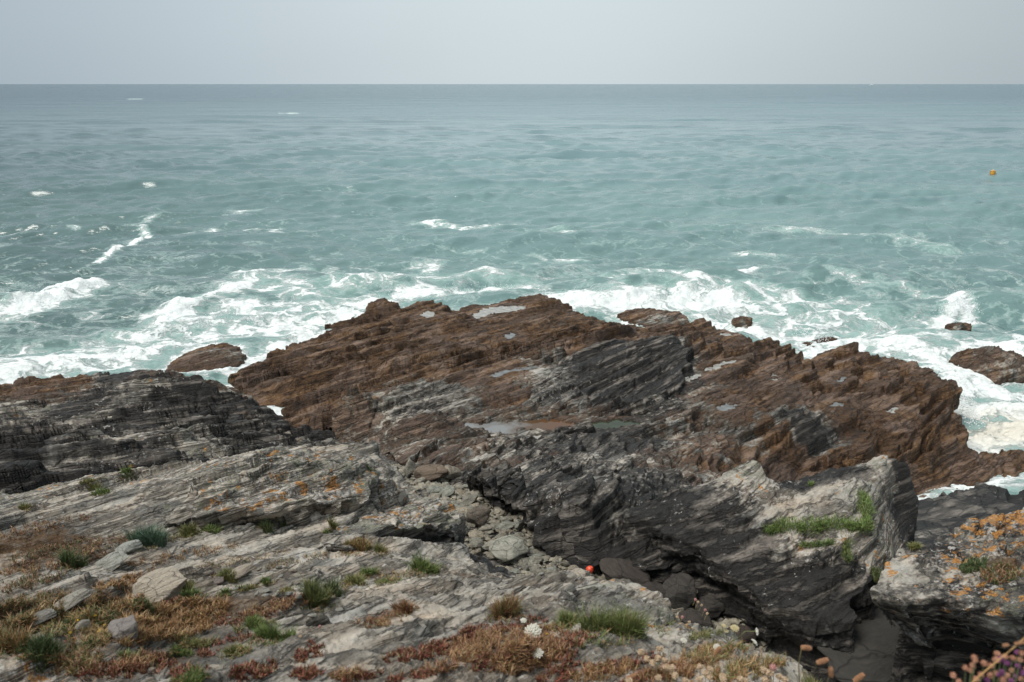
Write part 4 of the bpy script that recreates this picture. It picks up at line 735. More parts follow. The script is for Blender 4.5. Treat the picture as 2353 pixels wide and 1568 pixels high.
def build_pebbles():
    # the rest of the rubble: too many and too small to count, one mesh
    r = np.random.default_rng(61); bm = bmesh.new(); bmesh.ops.create_icosphere(bm, subdivisions=1, radius=1.0); B = np.array([v.co[:] for v in bm.verts]); Fb = np.array([[v.index for v in f.verts] for f in bm.faces]); bm.free()
    n = 5200; t = r.random(n); ax = np.interp(t, [0, .35, .6, 1], [-2.6, -.6, 1.6, 5.4]); ay = np.interp(t, [0, .35, .6, 1], [22.5, 15.6, 12.6, 9.6]); X = ax + r.normal(0, .9, n); Y = ay + r.normal(0, 1.3, n)
    s = r.uniform(.03, .075, n) * np.where(r.random(n) < .12, 1.9, 1.0); sc = np.stack([s * r.uniform(.9, 1.6, n), s * r.uniform(.7, 1.1, n), s * r.uniform(.4, .75, n)], -1); a = r.uniform(0, 6.28, n); tl = r.normal(0, .3, n)
    V = B[None] * sc[:, None, :] * r.uniform(.78, 1.15, (n, len(B), 1)); ca, sa = np.cos(a)[:, None], np.sin(a)[:, None]; V[..., 2] += V[..., 0] * tl[:, None]
    x = V[..., 0] * ca - V[..., 1] * sa + X[:, None]; y = V[..., 0] * sa + V[..., 1] * ca + Y[:, None]; z = V[..., 2] + (base(X, Y) + .10 * fbm(X / .9, Y / .9, 5, 5, .6))[:, None] + s[:, None] * .35
    o = mesh_obj('gully_pebbles', np.stack([x, y, z], -1).reshape(-1, 3), (np.arange(n)[:, None, None] * len(B) + Fb[None]).reshape(-1, 3), M_peb, False)
    set_attr(o, 'tint', np.repeat(r.uniform(.55, 1.25, (n, 1)) * np.array([[1.0, .96, .86]]), len(B), 0)); tag(o, 'small angular pebbles covering the gully floor', 'pebbles', kind='stuff')
def peb_mat():
    g = NT('pebble'); n_ = g.noise(g.pos('Object'), 9, 5, .7); return g.done(g.mix(1.0, g.ramp(n_, [(.3, (.07, .066, .055)), (.7, (.27, .255, .22))]), g.attr('tint', 'Color'), 'MULTIPLY'), .85)
M_peb = peb_mat()
def build_flakes():
    for k in range(60):
        px, py = (random.uniform(515, 740), random.uniform(1305, 1375)) if k < 38 else (random.uniform(60, 1300), random.uniform(1230, 1540))
        w = random.uniform(8, 22); put_stone(px, py, w, w * random.uniform(.3, .5), 'thin flake of slate lying on the ledge', SLAB2 if k % 3 else SLAB, name='slate_flake', cat='stone', group='slate flakes on the ledge', M=MASSES['A'], sink=.3, rot=(random.uniform(-.35, -.1), random.uniform(-.4, .1), random.uniform(-.6, .6)))
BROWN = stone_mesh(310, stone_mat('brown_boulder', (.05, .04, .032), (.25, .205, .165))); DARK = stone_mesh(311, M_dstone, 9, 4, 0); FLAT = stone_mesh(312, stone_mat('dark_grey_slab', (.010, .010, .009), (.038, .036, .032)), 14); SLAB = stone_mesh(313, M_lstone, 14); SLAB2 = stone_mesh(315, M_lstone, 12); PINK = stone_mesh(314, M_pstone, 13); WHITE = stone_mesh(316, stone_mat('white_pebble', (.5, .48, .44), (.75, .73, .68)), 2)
build_stones()
build_pebbles()
build_flakes()

# ------------------------------------------------------------------ plants
def leaf_mat(name, rough=.6):
    g = NT(name); c = g.attr('tint', 'Color')
    g.b.inputs['Subsurface Weight'].default_value = 0.0
    return g.done(c, rough)
M_leaf = leaf_mat('leaves')
def blades(P, h, w, lean, tints, spread=None, seed=0, jit=.25, curl=1.0):
    """curved blades: two quads each, rooted at P"""
    r = np.random.default_rng(seed); n = len(P); h = h * r.uniform(.35, 1.25, n); th = r.uniform(0, 2 * np.pi, n)
    le = np.abs(r.normal(lean, lean * .6, n)); dx, dy = np.cos(th) * le, np.sin(th) * le
    if spread is not None: dx = dx * .5 + spread[:, 0]; dy = dy * .5 + spread[:, 1]
    fa = r.uniform(0, 2 * np.pi, n); ax, ay = np.cos(fa) * w * .5, np.sin(fa) * w * .5
    V = np.zeros((n, 6, 3)); 
    for k, (t, ww) in enumerate(((0, 1), (.55, .8), (1, .12))):
        b = t ** (1 + curl); cz = h * (t - .35 * np.minimum(1.2, np.hypot(dx, dy)) * b)
        cx = P[:, 0] + dx * h * b; cy = P[:, 1] + dy * h * b
        V[:, 2 * k] = np.stack([cx - ax * ww, cy - ay * ww, P[:, 2] + cz], -1); V[:, 2 * k + 1] = np.stack([cx + ax * ww, cy + ay * ww, P[:, 2] + cz], -1)
    i = np.arange(n)[:, None] * 6; F = np.concatenate([i + np.array([[0, 1, 3, 2]]), i + np.array([[2, 3, 5, 4]])])
    T = np.asarray(tints, float); c = T[r.integers(0, len(T), n)] * r.uniform(1 - jit, 1 + jit, (n, 1))
    C = np.repeat(c[:, None, :], 6, 1); C[:, 4:] *= 1.15
    return V.reshape(-1, 3), F, C.reshape(-1, 3)
def blade_obj(name, parts, mat=None, parent=None):
    off = 0; Vs, Fs, Cs = [], [], []
    for V, F, C in parts: Vs.append(V); Fs.append(F + off); Cs.append(C); off += len(V)
    o = mesh_obj(name, np.vstack(Vs), np.vstack(Fs), mat or M_leaf, False, parent); set_attr(o, 'tint', np.clip(np.vstack(Cs), 0, 1)); return o
DRY = [(.30, .17, .075), (.24, .125, .05), (.36, .235, .12), (.20, .10, .045), (.17, .13, .045)]
RUST = [(.23, .11, .05), (.18, .075, .04), (.29, .17, .085), (.13, .06, .035), (.2, .15, .07)]
RED = [(.20, .06, .04), (.155, .045, .032), (.23, .105, .06), (.12, .065, .035), (.15, .115, .05)]
GREEN = [(.10, .145, .035), (.075, .115, .03), (.145, .175, .055)]; DARKG = [(.045, .075, .025), (.065, .095, .033), (.10, .11, .045)]; OLIVE = [(.13, .14, .045), (.10, .12, .035), (.20, .17, .07)]; BLUEG = [(.06, .105, .065), (.08, .125, .08)]
A_ = MASSES['A']
def area(px, py, rx, ry, n, seed):
    r = np.random.default_rng(seed); a = r.uniform(0, 2 * np.pi, n); q = np.sqrt(r.random(n)); X = px + rx * q * np.cos(a); Y = py + ry * q * np.sin(a) - (rx * q * np.cos(a)) * .18
    k = perlin(X / 28, Y / 12, seed) + .35 * perlin(X / 9, Y / 5, seed + 1) > -.02 - .30 * (1 - q)
    return hits(A_, X[k], Y[k])
TUFTS = [(338, 1243, 76, 34, BLUEG, 'big blue green plant clump under the lichened knoll'), (165, 1295, 34, 36, DARKG, 'dark green grass tuft on the left slope, below the long layered shadow'), (482, 1217, 36, 16, GREEN, 'bright green tuft at the foot of the lichened knoll'), (651, 1192, 40, 26, DARKG, 'green tuft in the cleft right of the lichened knoll'), (613, 1208, 30, 18, DARKG, 'green tuft just left of the one in the cleft'), (420, 1228, 44, 24, OLIVE, 'olive tuft right of the blue green clump'),
  (234, 1131, 30, 14, GREEN, 'small green tuft on the upper left ridge, lower of a pair'), (293, 1097, 30, 15, GREEN, 'small green tuft topmost on the left ridge'), (210, 1104, 34, 14, OLIVE, 'yellowish tuft on the crest of the left ridge'), (769, 1216, 22, 22, OLIVE, 'upright olive tuft on the pale sheet of rock right of the knoll'), (624, 1458, 58, 36, GREEN, 'bright green dome of grass on the bare pale ledge'), (524, 1316, 48, 20, OLIVE, 'wide olive tuft above the tan square stone'), (420, 1343, 28, 28, OLIVE, 'olive tuft at the top corner of the tilted pale slab'), (440, 1370, 40, 24, GREEN, 'green tuft below the top corner of the tilted slab'),
  (569, 1349, 32, 16, OLIVE, 'low olive tuft in the rubble right of the tilted slab'), (517, 1364, 20, 16, GREEN, 'little bright tuft in the rubble'), (662, 1355, 22, 18, OLIVE, 'little olive tuft at the end of a pale rib'), (728, 1382, 56, 42, OLIVE + DARKG, 'tall shaggy grass tussock beside the purple shadowed slab'), (760, 1360, 40, 28, DARKG, 'dark tussock just behind the shaggy one'), (407, 1498, 32, 18, GREEN, 'green tuft in a crack of the front slab, lower end'), (448, 1478, 58, 22, OLIVE, 'long row of olive grass in the same front crack, upper end'), (540, 1495, 44, 26, OLIVE, 'olive tuft among red stonecrop on the front slab'), (588, 1436, 54, 22, GREEN, 'green tuft above the bright dome of grass'), (293, 1510, 34, 16, GREEN, 'green tuft in the broken rocks at bottom left'),
  (93, 1492, 58, 44, DARKG, 'dark bushy tuft at the bottom left'), (22, 1486, 60, 42, DARKG + DRY, 'dark spiky tuft cut by the left edge'), (207, 1485, 42, 20, DARKG, 'dark tuft below the small pale stone'), (145, 1447, 46, 26, DARKG, 'dark leafy rosette among yellow flowers'), (434, 1563, 52, 18, GREEN, 'bright tuft on the bottom edge'), (338, 1394, 40, 22, DARKG, 'dark tuft under the tilted pale slab'), (976, 1302, 60, 38, GREEN, 'bright green patch above the edge of the gully'), (827, 1257, 46, 32, OLIVE + DRY, 'brownish tuft on the slope above the gully, larger of two'), (879, 1264, 22, 26, OLIVE, 'narrow olive tuft right of the brownish one'), (848, 1319, 36, 18, GREEN, 'green tuft left of the bright patch'),
  (886, 1336, 50, 15, GREEN, 'low green strip below the bright patch'), (807, 1336, 60, 26, OLIVE, 'wide olive tuft on the slope left of the low green strip'), (1162, 1405, 58, 44, OLIVE + RUST, 'spiky tuft with rusty tips near the ledge brow'), (1300, 1429, 52, 34, OLIVE + GREEN, 'grass tuft between the spiky tuft and the biggest tussock'), (1437, 1442, 128, 62, OLIVE + GREEN, 'biggest shaggy grass tussock on the brow of the ledge'), (852, 1088, 26, 14, DARKG, 'small green tuft high on the knoll beside the gully head'), (931, 1398, 36, 30, RUST, 'round rust brown tuft on the bare pale ledge'), (883, 1433, 46, 14, RUST, 'flat rust brown tuft left of the round one'), (752, 1231, 16, 12, GREEN, 'tiny tuft just above the white pebble'), (1880, 1552, 46, 34, OLIVE, 'tuft with yellow seed tips at the lowest tip of the ledge'), (60, 1168, 26, 14, OLIVE, 'small tuft near the left edge on the ridge'), (610, 1340, 24, 14, GREEN, 'tiny green tuft among flakes of slate')]
def build_turf():
    dry, red = [], []
    for i, (px, py, rx, ry, n, T, h) in enumerate([(440, 1415, 90, 28, 3000, DRY, .05), (330, 1440, 70, 30, 2200, DRY, .05), (290, 1345, 70, 16, 1200, DRY, .05), (85, 1400, 100, 30, 2400, DRY + DARKG, .05), (40, 1450, 70, 20, 1400, DARKG + DRY, .05), (200, 1425, 110, 36, 3600, OLIVE + DRY + DARKG, .045), (230, 1470, 80, 18, 1600, DRY + OLIVE, .045), (380, 1465, 110, 18, 1800, DRY, .05),
        (120, 1300, 130, 14, 1400, RUST + DRY, .045), (180, 1262, 160, 18, 1600, RUST + DARKG, .04), (90, 1215, 120, 12, 1000, RUST + DRY, .04), (420, 1280, 150, 12, 900, DRY, .04), (60, 1345, 90, 16, 1200, RUST + DARKG, .05), (280, 1385, 70, 18, 900, DRY, .05),
        (1120, 1490, 95, 34, 3600, RUST + DRY, .035), (1215, 1515, 85, 36, 3400, DRY + RUST, .04), (1245, 1475, 60, 30, 1800, RUST, .035), (1010, 1540, 50, 12, 600, RUST, .035), (320, 1525, 60, 14, 900, RUST + DRY, .04), (180, 1530, 60, 24, 1500, RUST + OLIVE, .05), (640, 1400, 80, 14, 900, RUST + DRY, .035), (1640, 1505, 80, 22, 1700, DRY + OLIVE, .035), (1715, 1545, 90, 24, 2300, OLIVE + DRY, .045), (1560, 1545, 90, 22, 1800, RUST + DRY, .035), (800, 1556, 40, 10, 400, DRY + RUST, .04), (1390, 1550, 80, 16, 900, DRY, .035), (1620, 1462, 40, 10, 400, OLIVE, .03), (880, 1425, 60, 8, 350, RUST, .04), (700, 1290, 120, 10, 500, DRY + OLIVE, .035), (560, 1290, 110, 9, 400, DRY + OLIVE, .035), (900, 1330, 110, 10, 600, DRY + OLIVE, .035)]):
        P = area(px, py, rx, ry, int(n * 1.25), 500 + i); dry.append(blades(P, h * .8, .0016 + .00045 * P[:, 1].mean(), .55, T, seed=900 + i, jit=.35))
    for i, (px, py, rx, ry, n) in enumerate([(960, 1505, 80, 16, 1500), (1030, 1490, 70, 18, 1200), (1150, 1520, 80, 24, 1200), (1280, 1500, 60, 36, 1500), (1300, 1550, 70, 18, 1100), (1420, 1535, 60, 16, 700), (715, 1505, 38, 22, 800), (585, 1545, 56, 20, 1300), (705, 1552, 40, 14, 700), (330, 1535, 80, 22, 1600), (250, 1545, 80, 20, 1200), (560, 1425, 80, 14, 900), (680, 1385, 70, 14, 700), (430, 1545, 50, 14, 500), (830, 1560, 50, 9, 400), (480, 1500, 26, 12, 300), (1500, 1555, 90, 12, 900), (1490, 1515, 40, 12, 350), (330, 1470, 10, 8, 120), (400, 1388, 60, 10, 350), (545, 1470, 60, 10, 400), (1100, 1455, 60, 14, 700), (1190, 1440, 70, 16, 800), (1330, 1470, 40, 18, 600), (955, 1558, 70, 9, 500)]):
        P = area(px, py, rx, ry, int(n * 1.3), 700 + i); red.append(blades(P, .019, .0042, .5, RED, seed=1100 + i, jit=.35, curl=.3))
    for i, (px, py, w, h, T, _l) in enumerate(TUFTS):     # low growth round the foot of every tuft
        P = area(px, py + h * .35, w * .95, max(h * .4, 6), int(w * 9), 1500 + i); dry.append(blades(P, .022, .0016 + .00045 * P[:, 1].mean(), .8, list(T) + OLIVE + RUST[:2], seed=1600 + i, jit=.4))
    tag(blade_obj('dry_grass', dry), 'mats of dry brown grass over the ledge', 'grass', kind='stuff'); tag(blade_obj('stonecrop_mat', red), 'red stonecrop creeping over the pale ledge rock', 'ground cover', kind='stuff')
build_turf()
def build_tufts():
    for i, (px, py, w, h, T, label) in enumerate(TUFTS):
        x, y, z = hits(A_, px, py + h * .25)[0]; d = math.sqrt(x * x + y * y + (EYE - z) ** 2); rad = w * d / FPX / 2; ht = max(h * d / FPX * .95, .03)
        n = int(np.clip(w * h * .6, 220, 2600)); r = np.random.default_rng(40 + i); a = r.uniform(0, 2 * np.pi, n); q = np.sqrt(r.random(n)) * rad * .85
        kk = r.integers(0, 5, n); co = r.normal(0, .45, (5, 2)) * rad; hk = r.uniform(.55, 1.15, 5)[kk]; X, Y = x + q * .6 * np.cos(a) + co[kk, 0], y + q * .6 * np.sin(a) * .8 + co[kk, 1] * .7; P = np.stack([X, Y, np.clip(top(A_, X, Y), z - .06, z + .05) - .004], -1)
        sp = np.stack([np.cos(a) * q, np.sin(a) * q], -1) / rad * .75
        o = blade_obj('grass_tuft', [blades(P, ht * hk, max(.0028, .00085 * d), .5, T, sp * .6, 60 + i, .35)])
        o.data.transform(Matrix.Translation((-x, -y, -z))); o.location = (x, y, z); tag(o, label, 'grass tuft', 'grass tufts on the cliff ledge')
build_tufts()
SAMPH = [(.13, .20, .05), (.10, .165, .04), (.17, .235, .075)]
def build_samphire():
    E = MASSES['E']
    for i, (pl, rad, n, T, label) in enumerate([([(1760, 1222), (1800, 1212), (1850, 1216), (1900, 1208), (1950, 1212), (1985, 1214)], .16, 6500, SAMPH, 'long cushion of green samphire along the ledge of the crag'), ([(1992, 1222), (1988, 1190), (1985, 1160), (1982, 1135)], .10, 2400, SAMPH, 'strip of green samphire climbing the edge of the crag'), ([(1840, 1252), (1880, 1250), (1915, 1246)], .06, 900, SAMPH + DARKG, 'thin line of samphire under the orange lichened rim'),
          ([(1945, 1245), (1942, 1270), (1950, 1290)], .09, 1100, DARKG + GREEN, 'dark samphire hanging down below the ledge'), ([(2010, 1310), (2012, 1335)], .10, 900, DARKG, 'dark green growth in the cleft between crag and bluff'), ([(1860, 1112), (1866, 1110)], .05, 160, SAMPH, 'small green tuft high on the crag')]):
        q = np.array(pl, float); r = np.random.default_rng(80 + i); t = r.random(n) * (len(q) - 1); k = np.minimum(t.astype(int), len(q) - 2); f = (t - k)[:, None]; c = q[k] * (1 - f) + q[k + 1] * f
        H = hits(E, q[:, 0], q[:, 1] + 6)
        C = H[k] * (1 - f) + H[k + 1] * f; lump = .45 + 1.1 * np.clip(.45 + perlin(t * 3.1, t * 0 + .3, 7 + i), 0, 1.1)
        off = r.normal(size=(n, 3)); off /= np.linalg.norm(off, axis=1)[:, None]; off *= (r.random(n) ** .4)[:, None] * rad * lump[:, None]; off[:, 2] = off[:, 2] * .8 + rad * .35
        P = C + off; o = blade_obj('samphire', [blades(P, .065, .010, .8, list(T) + OLIVE[:1], off[:, :2] / rad * .6, 85 + i, .35)])
        b = H.mean(0); o.data.transform(Matrix.Translation((-b[0], -b[1], -b[2]))); o.location = b; tag(o, label, 'plant', 'green samphire on the crag')
    Fm = MASSES['F']
    for i, (px, py, w, T, label) in enumerate([(2300, 1318, 90, DARKG + RUST, 'dark shaggy growth on the bluff at the right edge'), (2235, 1300, 60, DARKG, 'green tuft in a hollow of the lichened bluff'), (2100, 1262, 26, OLIVE, 'small tuft on the back rim of the lichened bluff')]):
        x, y, z = hits(Fm, px, py)[0]; n = 700; r = np.random.default_rng(180 + i); rad = w * 12 / FPX / 2; a = r.uniform(0, 6.28, n); q = np.sqrt(r.random(n)) * rad * .8; X = x + np.cos(a) * q; Y = y + np.sin(a) * q * .8; P = np.stack([X, Y, np.clip(top(Fm, X, Y), z - .08, z + .08)], -1)
        o = blade_obj('grass_tuft', [blades(P, .09, .012, .5, T, None, 190 + i, .3)]); o.data.transform(Matrix.Translation((-x, -y, -z))); o.location = (x, y, z); tag(o, label, 'grass tuft', 'grass tufts on the bluff')
build_samphire()

# ------------------------------------------------------------------ flowers
def plain(name, c, rough=.7, var=.25):
    g = NT(name); n = g.noise(g.pos('Object'), 60, 3); return g.done(g.mix(n, tuple(a * (1 - var) for a in c), tuple(a * (1 + var) for a in c)), rough)
M_stem = plain('stem', (.17, .14, .06)); M_gstem = plain('green_stem', (.12, .14, .05)); M_thrift = plain('dry_thrift', (.40, .30, .20)); M_pink = plain('pink_thrift', (.42, .22, .2)); M_fade = plain('faded_flower', (.34, .17, .105)); M_purple = plain('purple_flower', (.15, .04, .12)); M_white = plain('white_umbel', (.50, .485, .42)); M_tan = plain('brown_spike', (.25, .125, .06)); M_yel = plain('yellow_petal', (.65, .42, .02)); M_cream = plain('seed_umbel', (.42, .36, .20))
def tube(path, r0, r1, k=6):
    V, F = [], []; n = len(path)
    for i, p in enumerate(path):
        d = Vector(path[min(i + 1, n - 1)]) - Vector(path[max(i - 1, 0)]); q = d.to_track_quat('Z', 'Y'); r = r0 + (r1 - r0) * i / (n - 1)
        for j in range(k): V.append(Vector(p) + q @ Vector((math.cos(6.2832 * j / k) * r, math.sin(6.2832 * j / k) * r, 0)))
    for i in range(n - 1):
        for j in range(k): F.append((i * k + j, i * k + (j + 1) % k, (i + 1) * k + (j + 1) % k, (i + 1) * k + j))
    return V, F
def tuft_ball(r, n, seed, zs=1.0, petal=.55):
    """a flower head: a knobbly core closely set with small petals"""
    q = random.Random(seed); bm = bmesh.new(); bmesh.ops.create_icosphere(bm, subdivisions=2, radius=r * .72)
    for v in bm.verts: v.co *= q.uniform(.85, 1.1)
    for i in range(n):
        z = 1 - 2 * (i + .5) / n; a = i * 2.39996; s = math.sqrt(1 - z * z); d = Vector((math.cos(a) * s, math.sin(a) * s, z)); u = d.orthogonal().normalized(); u = Matrix.Rotation(q.random() * 6.28, 3, d) @ u; w = r * petal * .5
        c = d * r * .62; t = d * r * q.uniform(.95, 1.2); bm.faces.new([bm.verts.new(c + u * w * .5), bm.verts.new(c * 1.25 + u.cross(d) * w), bm.verts.new(t), bm.verts.new(c * 1.25 - u.cross(d) * w)])
    for v in bm.verts: v.co.z *= zs
    me = bpy.data.meshes.new('flower_head'); bm.to_mesh(me); bm.free(); return me
def umbel(r, seed):
    q = random.Random(seed); bm = bmesh.new()
    for i in range(46):
        rr = r * math.sqrt((i + .5) / 46); a = i * 2.39996; c = Vector((math.cos(a) * rr, math.sin(a) * rr, -rr * rr / r * .45 + q.uniform(-.06, .06) * r))
        m = bmesh.ops.create_icosphere(bm, subdivisions=1, radius=r * q.uniform(.13, .19), matrix=Matrix.Translation(c))
    bmesh.ops.create_cone(bm, segments=8, radius1=r * .1, radius2=r * .75, depth=r * .4, cap_ends=True, matrix=Matrix.Translation((0, 0, -r * .5)))
    me = bpy.data.meshes.new('flower_head'); bm.to_mesh(me); bm.free(); return me
def spike(L, r, seed):
    q = random.Random(seed); V, F = tube([(0, 0, 0), (0, 0, L * .25), (0, 0, L * .6), (0, 0, L)], r, r * .75, 10); bm = bmesh.new()
    for k in range(9):
        for j in range(12):
            a = 6.28 * (j + .5 * (k % 2)) / 12; z = L * (k + .5) / 9; rr = r * (1 - .5 * abs(k / 8 - .45) ** 2) * (.75 if k in (0, 8) else 1)
            bmesh.ops.create_icosphere(bm, subdivisions=1, radius=r * q.uniform(.24, .36), matrix=Matrix.Translation((math.cos(a) * rr * .85, math.sin(a) * rr * .85, z)))
    bmesh.ops.create_cone(bm, segments=10, radius1=r * .85, radius2=r * .7, depth=L * .95, cap_ends=True, matrix=Matrix.Translation((0, 0, L * .5)))
    me = bpy.data.meshes.new('flower_head'); bm.to_mesh(me); bm.free(); return me
def at_y(px, py, Y): return Vector(PY(px, py, Y))
def ground(px, py):
    return Vector(hits(A_, px, py)[0])
def flower(name, label, cat, group, base_, head, me, hm, stem_m, r0=.0011, tilt=None, bend=.2, scale=1.0):
    o = empty(name, base_, label, cat, group); d = head - base_; mid = d * .55 + Vector((random.uniform(-1, 1), random.uniform(-1, 1), 0)) * d.length * bend * .3
    V, F = tube([Vector((0, 0, 0)), mid * .5, mid, d * .8 + mid * .08, d], r0 * 1.3, r0, 5); mesh_obj('stem', V, F, stem_m, True, o)
    h = bpy.data.objects.new('flower_head', me); COL.objects.link(h); h.parent = o; h.location = d; h.scale = (scale,) * 3
    h.rotation_euler = tilt or (random.uniform(-.3, .3), random.uniform(-.3, .3), random.uniform(0, 6))
    if not me.materials: me.materials.append(hm)
    return o
def build_flowers():
    TB = [tuft_ball(.0105, 60, s, .85) for s in (1, 2, 3)]; TP = [tuft_ball(.0105, 60, 4)]
    for m in TB: m.materials.append(M_thrift)
    TP[0].materials.append(M_pink)
    heads = [(130, 600), (185, 660), (305, 570), (240, 700), (350, 680), (285, 655), (365, 740), (425, 745), (425, 790), (450, 820), (685, 740), (775, 760), (735, 800), (775, 835), (680, 855), (895, 830), (905, 860), (1275, 765), (1320, 790), (1345, 800), (1365, 740), (1290, 860), (1320, 862), (1425, 830), (1480, 860), (1060, 855), (1100, 870), (20, 870), (295, 840), (545, 870)]
    for i, (cx, cy) in enumerate(heads):
        px, py = 1441.4 + cx * .245, 1352 + cy * .245; g = ground(px + random.uniform(-4, 4), py + random.uniform(34, 52)); g.y = max(g.y, 1.7); g.z = float(top(A_, g.x, g.y)); h = at_y(px, py, g.y + .01); g.z = min(g.z, h.z - .02) if h.z - g.z > -.1 else g.z; pk = cx == 1365
        flower('thrift_flower', 'pink thrift flower, the only fresh one among the dry heads at the bottom' if pk else 'dry beige thrift head on a thin stalk along the bottom edge', 'flower', 'thrift heads along the bottom edge', g, h, TP[0] if pk else TB[i % 3], None, M_stem, scale=(g.length and (h - cam.location).length / 2.55))
    small = [(1598, 1378), (1604, 1384), (1612, 1391), (1620, 1402), (1625, 1410), (1556, 1418), (1568, 1418), (1584, 1430), (690, 1463), (735, 1440), (590, 1470), (130, 1440), (150, 1475), (232, 1465), (60, 1385), (110, 1360), (125, 1352)]
    for i, (px, py) in enumerate(small):
        g = ground(px, py + (26 if px > 1500 else 10)); h = at_y(px, py, g.y + .01)
        if px > 1500: g = ground(px - 14, py + 44); h = at_y(px, py, g.y); g = Vector((h.x - .01, g.y, max(min(float(top(A_, h.x - .01, g.y)), h.z - .02), h.z - .032)))
        flower('thrift_flower', 'tiny dry thrift head on the brow of the ledge' if px > 1500 else 'tiny dry thrift head in the turf', 'flower', 'tiny thrift heads on the ledge', g, h, TP[0] if i % 3 == 0 else TB[i % 3], None, M_stem, scale=.5 + .05 * g.y)
    SP = [spike(.030, .0062, s) for s in (5, 6)]
    for m in SP: m.materials.append(M_tan)
    for px, py, Y, bx, tl, l in ((1842, 1488, 1.62, -14, (0, 1.9, .3), 'tallest brown plantain spike against the dark gully'), (1876, 1524, 1.6, -26, (0, 1.2, 0), 'leaning brown plantain spike right of the tallest'), (1908, 1534, 1.6, -20, (0, 2.9, .2), 'hanging brown plantain spike at the end of the ledge'), (1962, 1566, 1.55, -20, (0, .8, 0), 'plantain spike cut by the bottom edge'), (1643, 1503, 2.0, -6, (.1, .45, 0), 'pale tan plantain spike in front of the wild carrot'), (1440, 1560, 1.9, -10, (0, 1.1, 0), 'tan spike lying among the thrift at the bottom')):
        h = at_y(px, py, Y); b = Vector((h.x + bx * .0011, h.y + .02, float(top(A_, h.x - .03, max(h.y, .6))))); b.z = min(b.z, h.z - .06); flower('plantain', l, 'flower', 'plantain spikes', b, h, SP[0], None, M_stem, .0014, tl, .3)
    # wild carrot on the brow: one plant, branching
    g0 = ground(1672, 1500); o = empty('wild_carrot', g0, 'branched wild carrot with cream seed heads leaning over the gully', 'flower'); Yc = g0.y; J = lambda px, py, dy=0: at_y(px, py, Yc + dy) - g0
    fork = J(1676, 1478); stems = [[(0, 0, 0), fork], [fork, J(1686, 1470), J(1688, 1450), J(1689, 1444)], [fork, J(1700, 1463), J(1712, 1451), J(1740, 1451)], [fork, J(1700, 1492), J(1722, 1484), J(1733, 1476)], [fork, J(1669, 1472), J(1669, 1452)], [fork, J(1663, 1466), J(1660, 1440)], [fork, J(1655, 1492), J(1648, 1488)]]
    for p in stems: V, F = tube([Vector(q) for q in p], .0016, .0012, 5); mesh_obj('stem', V, F, M_gstem, True, o)
    for k, (px, py, r, m, rot) in enumerate(((1689, 1441, .0155, M_cream, (.15, 0, 0)), (1742, 1452, .012, M_white, (0, 1.5, 0)), (1736, 1474, .0135, M_white, (0, .9, .3)), (1669, 1449, .008, M_cream, (0, 0, 0)), (1664, 1437, .008, M_cream, (.3, .2, 0)), (1647, 1486, .0125, M_white, (.5, -.3, 0)))):
        me = umbel(r, 20 + k); me.materials.append(m); f = bpy.data.objects.new('flower_head', me); COL.objects.link(f); f.parent = o; f.location = J(px, py); f.rotation_euler = rot
    for k, (px, py, w, l) in enumerate(((1225, 1449, 36, 'white wild carrot umbel above the rusty turf, larger of two'), (1235, 1497, 26, 'flatter white wild carrot umbel lower in the rusty turf'), (1572, 1470, 14, 'small white flower near the biggest tussock'), (1203, 1424, 14, 'small white flower left of the larger umbel'))):
        g = ground(px, py + 22); h = at_y(px, py, g.y); me = umbel(w * (h - cam.location).length / FPX / 2, 40 + k); me.materials.append(M_white); flower('wild_carrot', l, 'flower', 'white umbels on the ledge', g, h, me, None, M_gstem, .0013, (.5 if k == 0 else .15, 0, 0))
    # yellow flowers in the turf at the left
    YM = tuft_ball(.008, 16, 9, .6, 1.0); YM.materials.append(M_yel)
    sp = [(107, 1436), (133, 1433), (197, 1405), (168, 1421), (172, 1443), (322, 1418), (200, 1393), (285, 1424), (288, 1440), (350, 1440), (228, 1450), (161, 1454), (305, 1448), (240, 1436), (312, 1455), (75, 1420), (180, 1425), (123, 1425), (230, 1445), (218, 1415), (300, 1430), (265, 1428), (1257, 1457), (1256, 1441)]
    for px, py in sp:
        g = ground(px, py + 7); h = at_y(px, py, g.y); flower('yellow_flower', 'tiny yellow flower above the dark green turf' if px < 1000 else ('yellow flower beside the larger white umbel' if py > 1450 else 'yellow flower bud just above the open yellow one'), 'flower', 'yellow flowers in the turf' if px < 1000 else None, g, h, YM, None, M_gstem, .0008, scale=.55 + .12 * g.y)
    # the clump of faded flowers close to the camera
    hs = [(1210, 900, 0), (1410, 780, 0), (1550, 610, 0), (1560, 660, 0), (1525, 745, 0), (1495, 820, 0), (1710, 705, 0), (1820, 745, 0), (1920, 550, 0), (2050, 595, 0), (1900, 650, 0), (2175, 620, 0), (2290, 650, 0), (2310, 540, 0), (1975, 640, 1), (2080, 700, 1), (2260, 750, 1), (2000, 850, 1), (2155, 820, 0), (1890, 860, 0), (1810, 900, 0), (1660, 890, 0), (2220, 910, 1), (2010, 970, 0), (2150, 990, 1), (2310, 960, 0), (1580, 960, 0), (2250, 530, 1), (1300, 1000, 0), (1960, 900, 1), (2400, 800, 0), (2450, 600, 1), (2430, 930, 0), (1750, 980, 1), (2080, 900, 0), (2340, 860, 1)]
    FB = [tuft_ball(.0050, 34, s, .9, 1.1) for s in (11, 12, 13)]; PB = [tuft_ball(.0048, 34, s, .9, 1.1) for s in (14, 15)]
    for m in FB: m.materials.append(M_fade)
    for m in PB: m.materials.append(M_purple)
    root = Vector((.83, .98, 13.20))
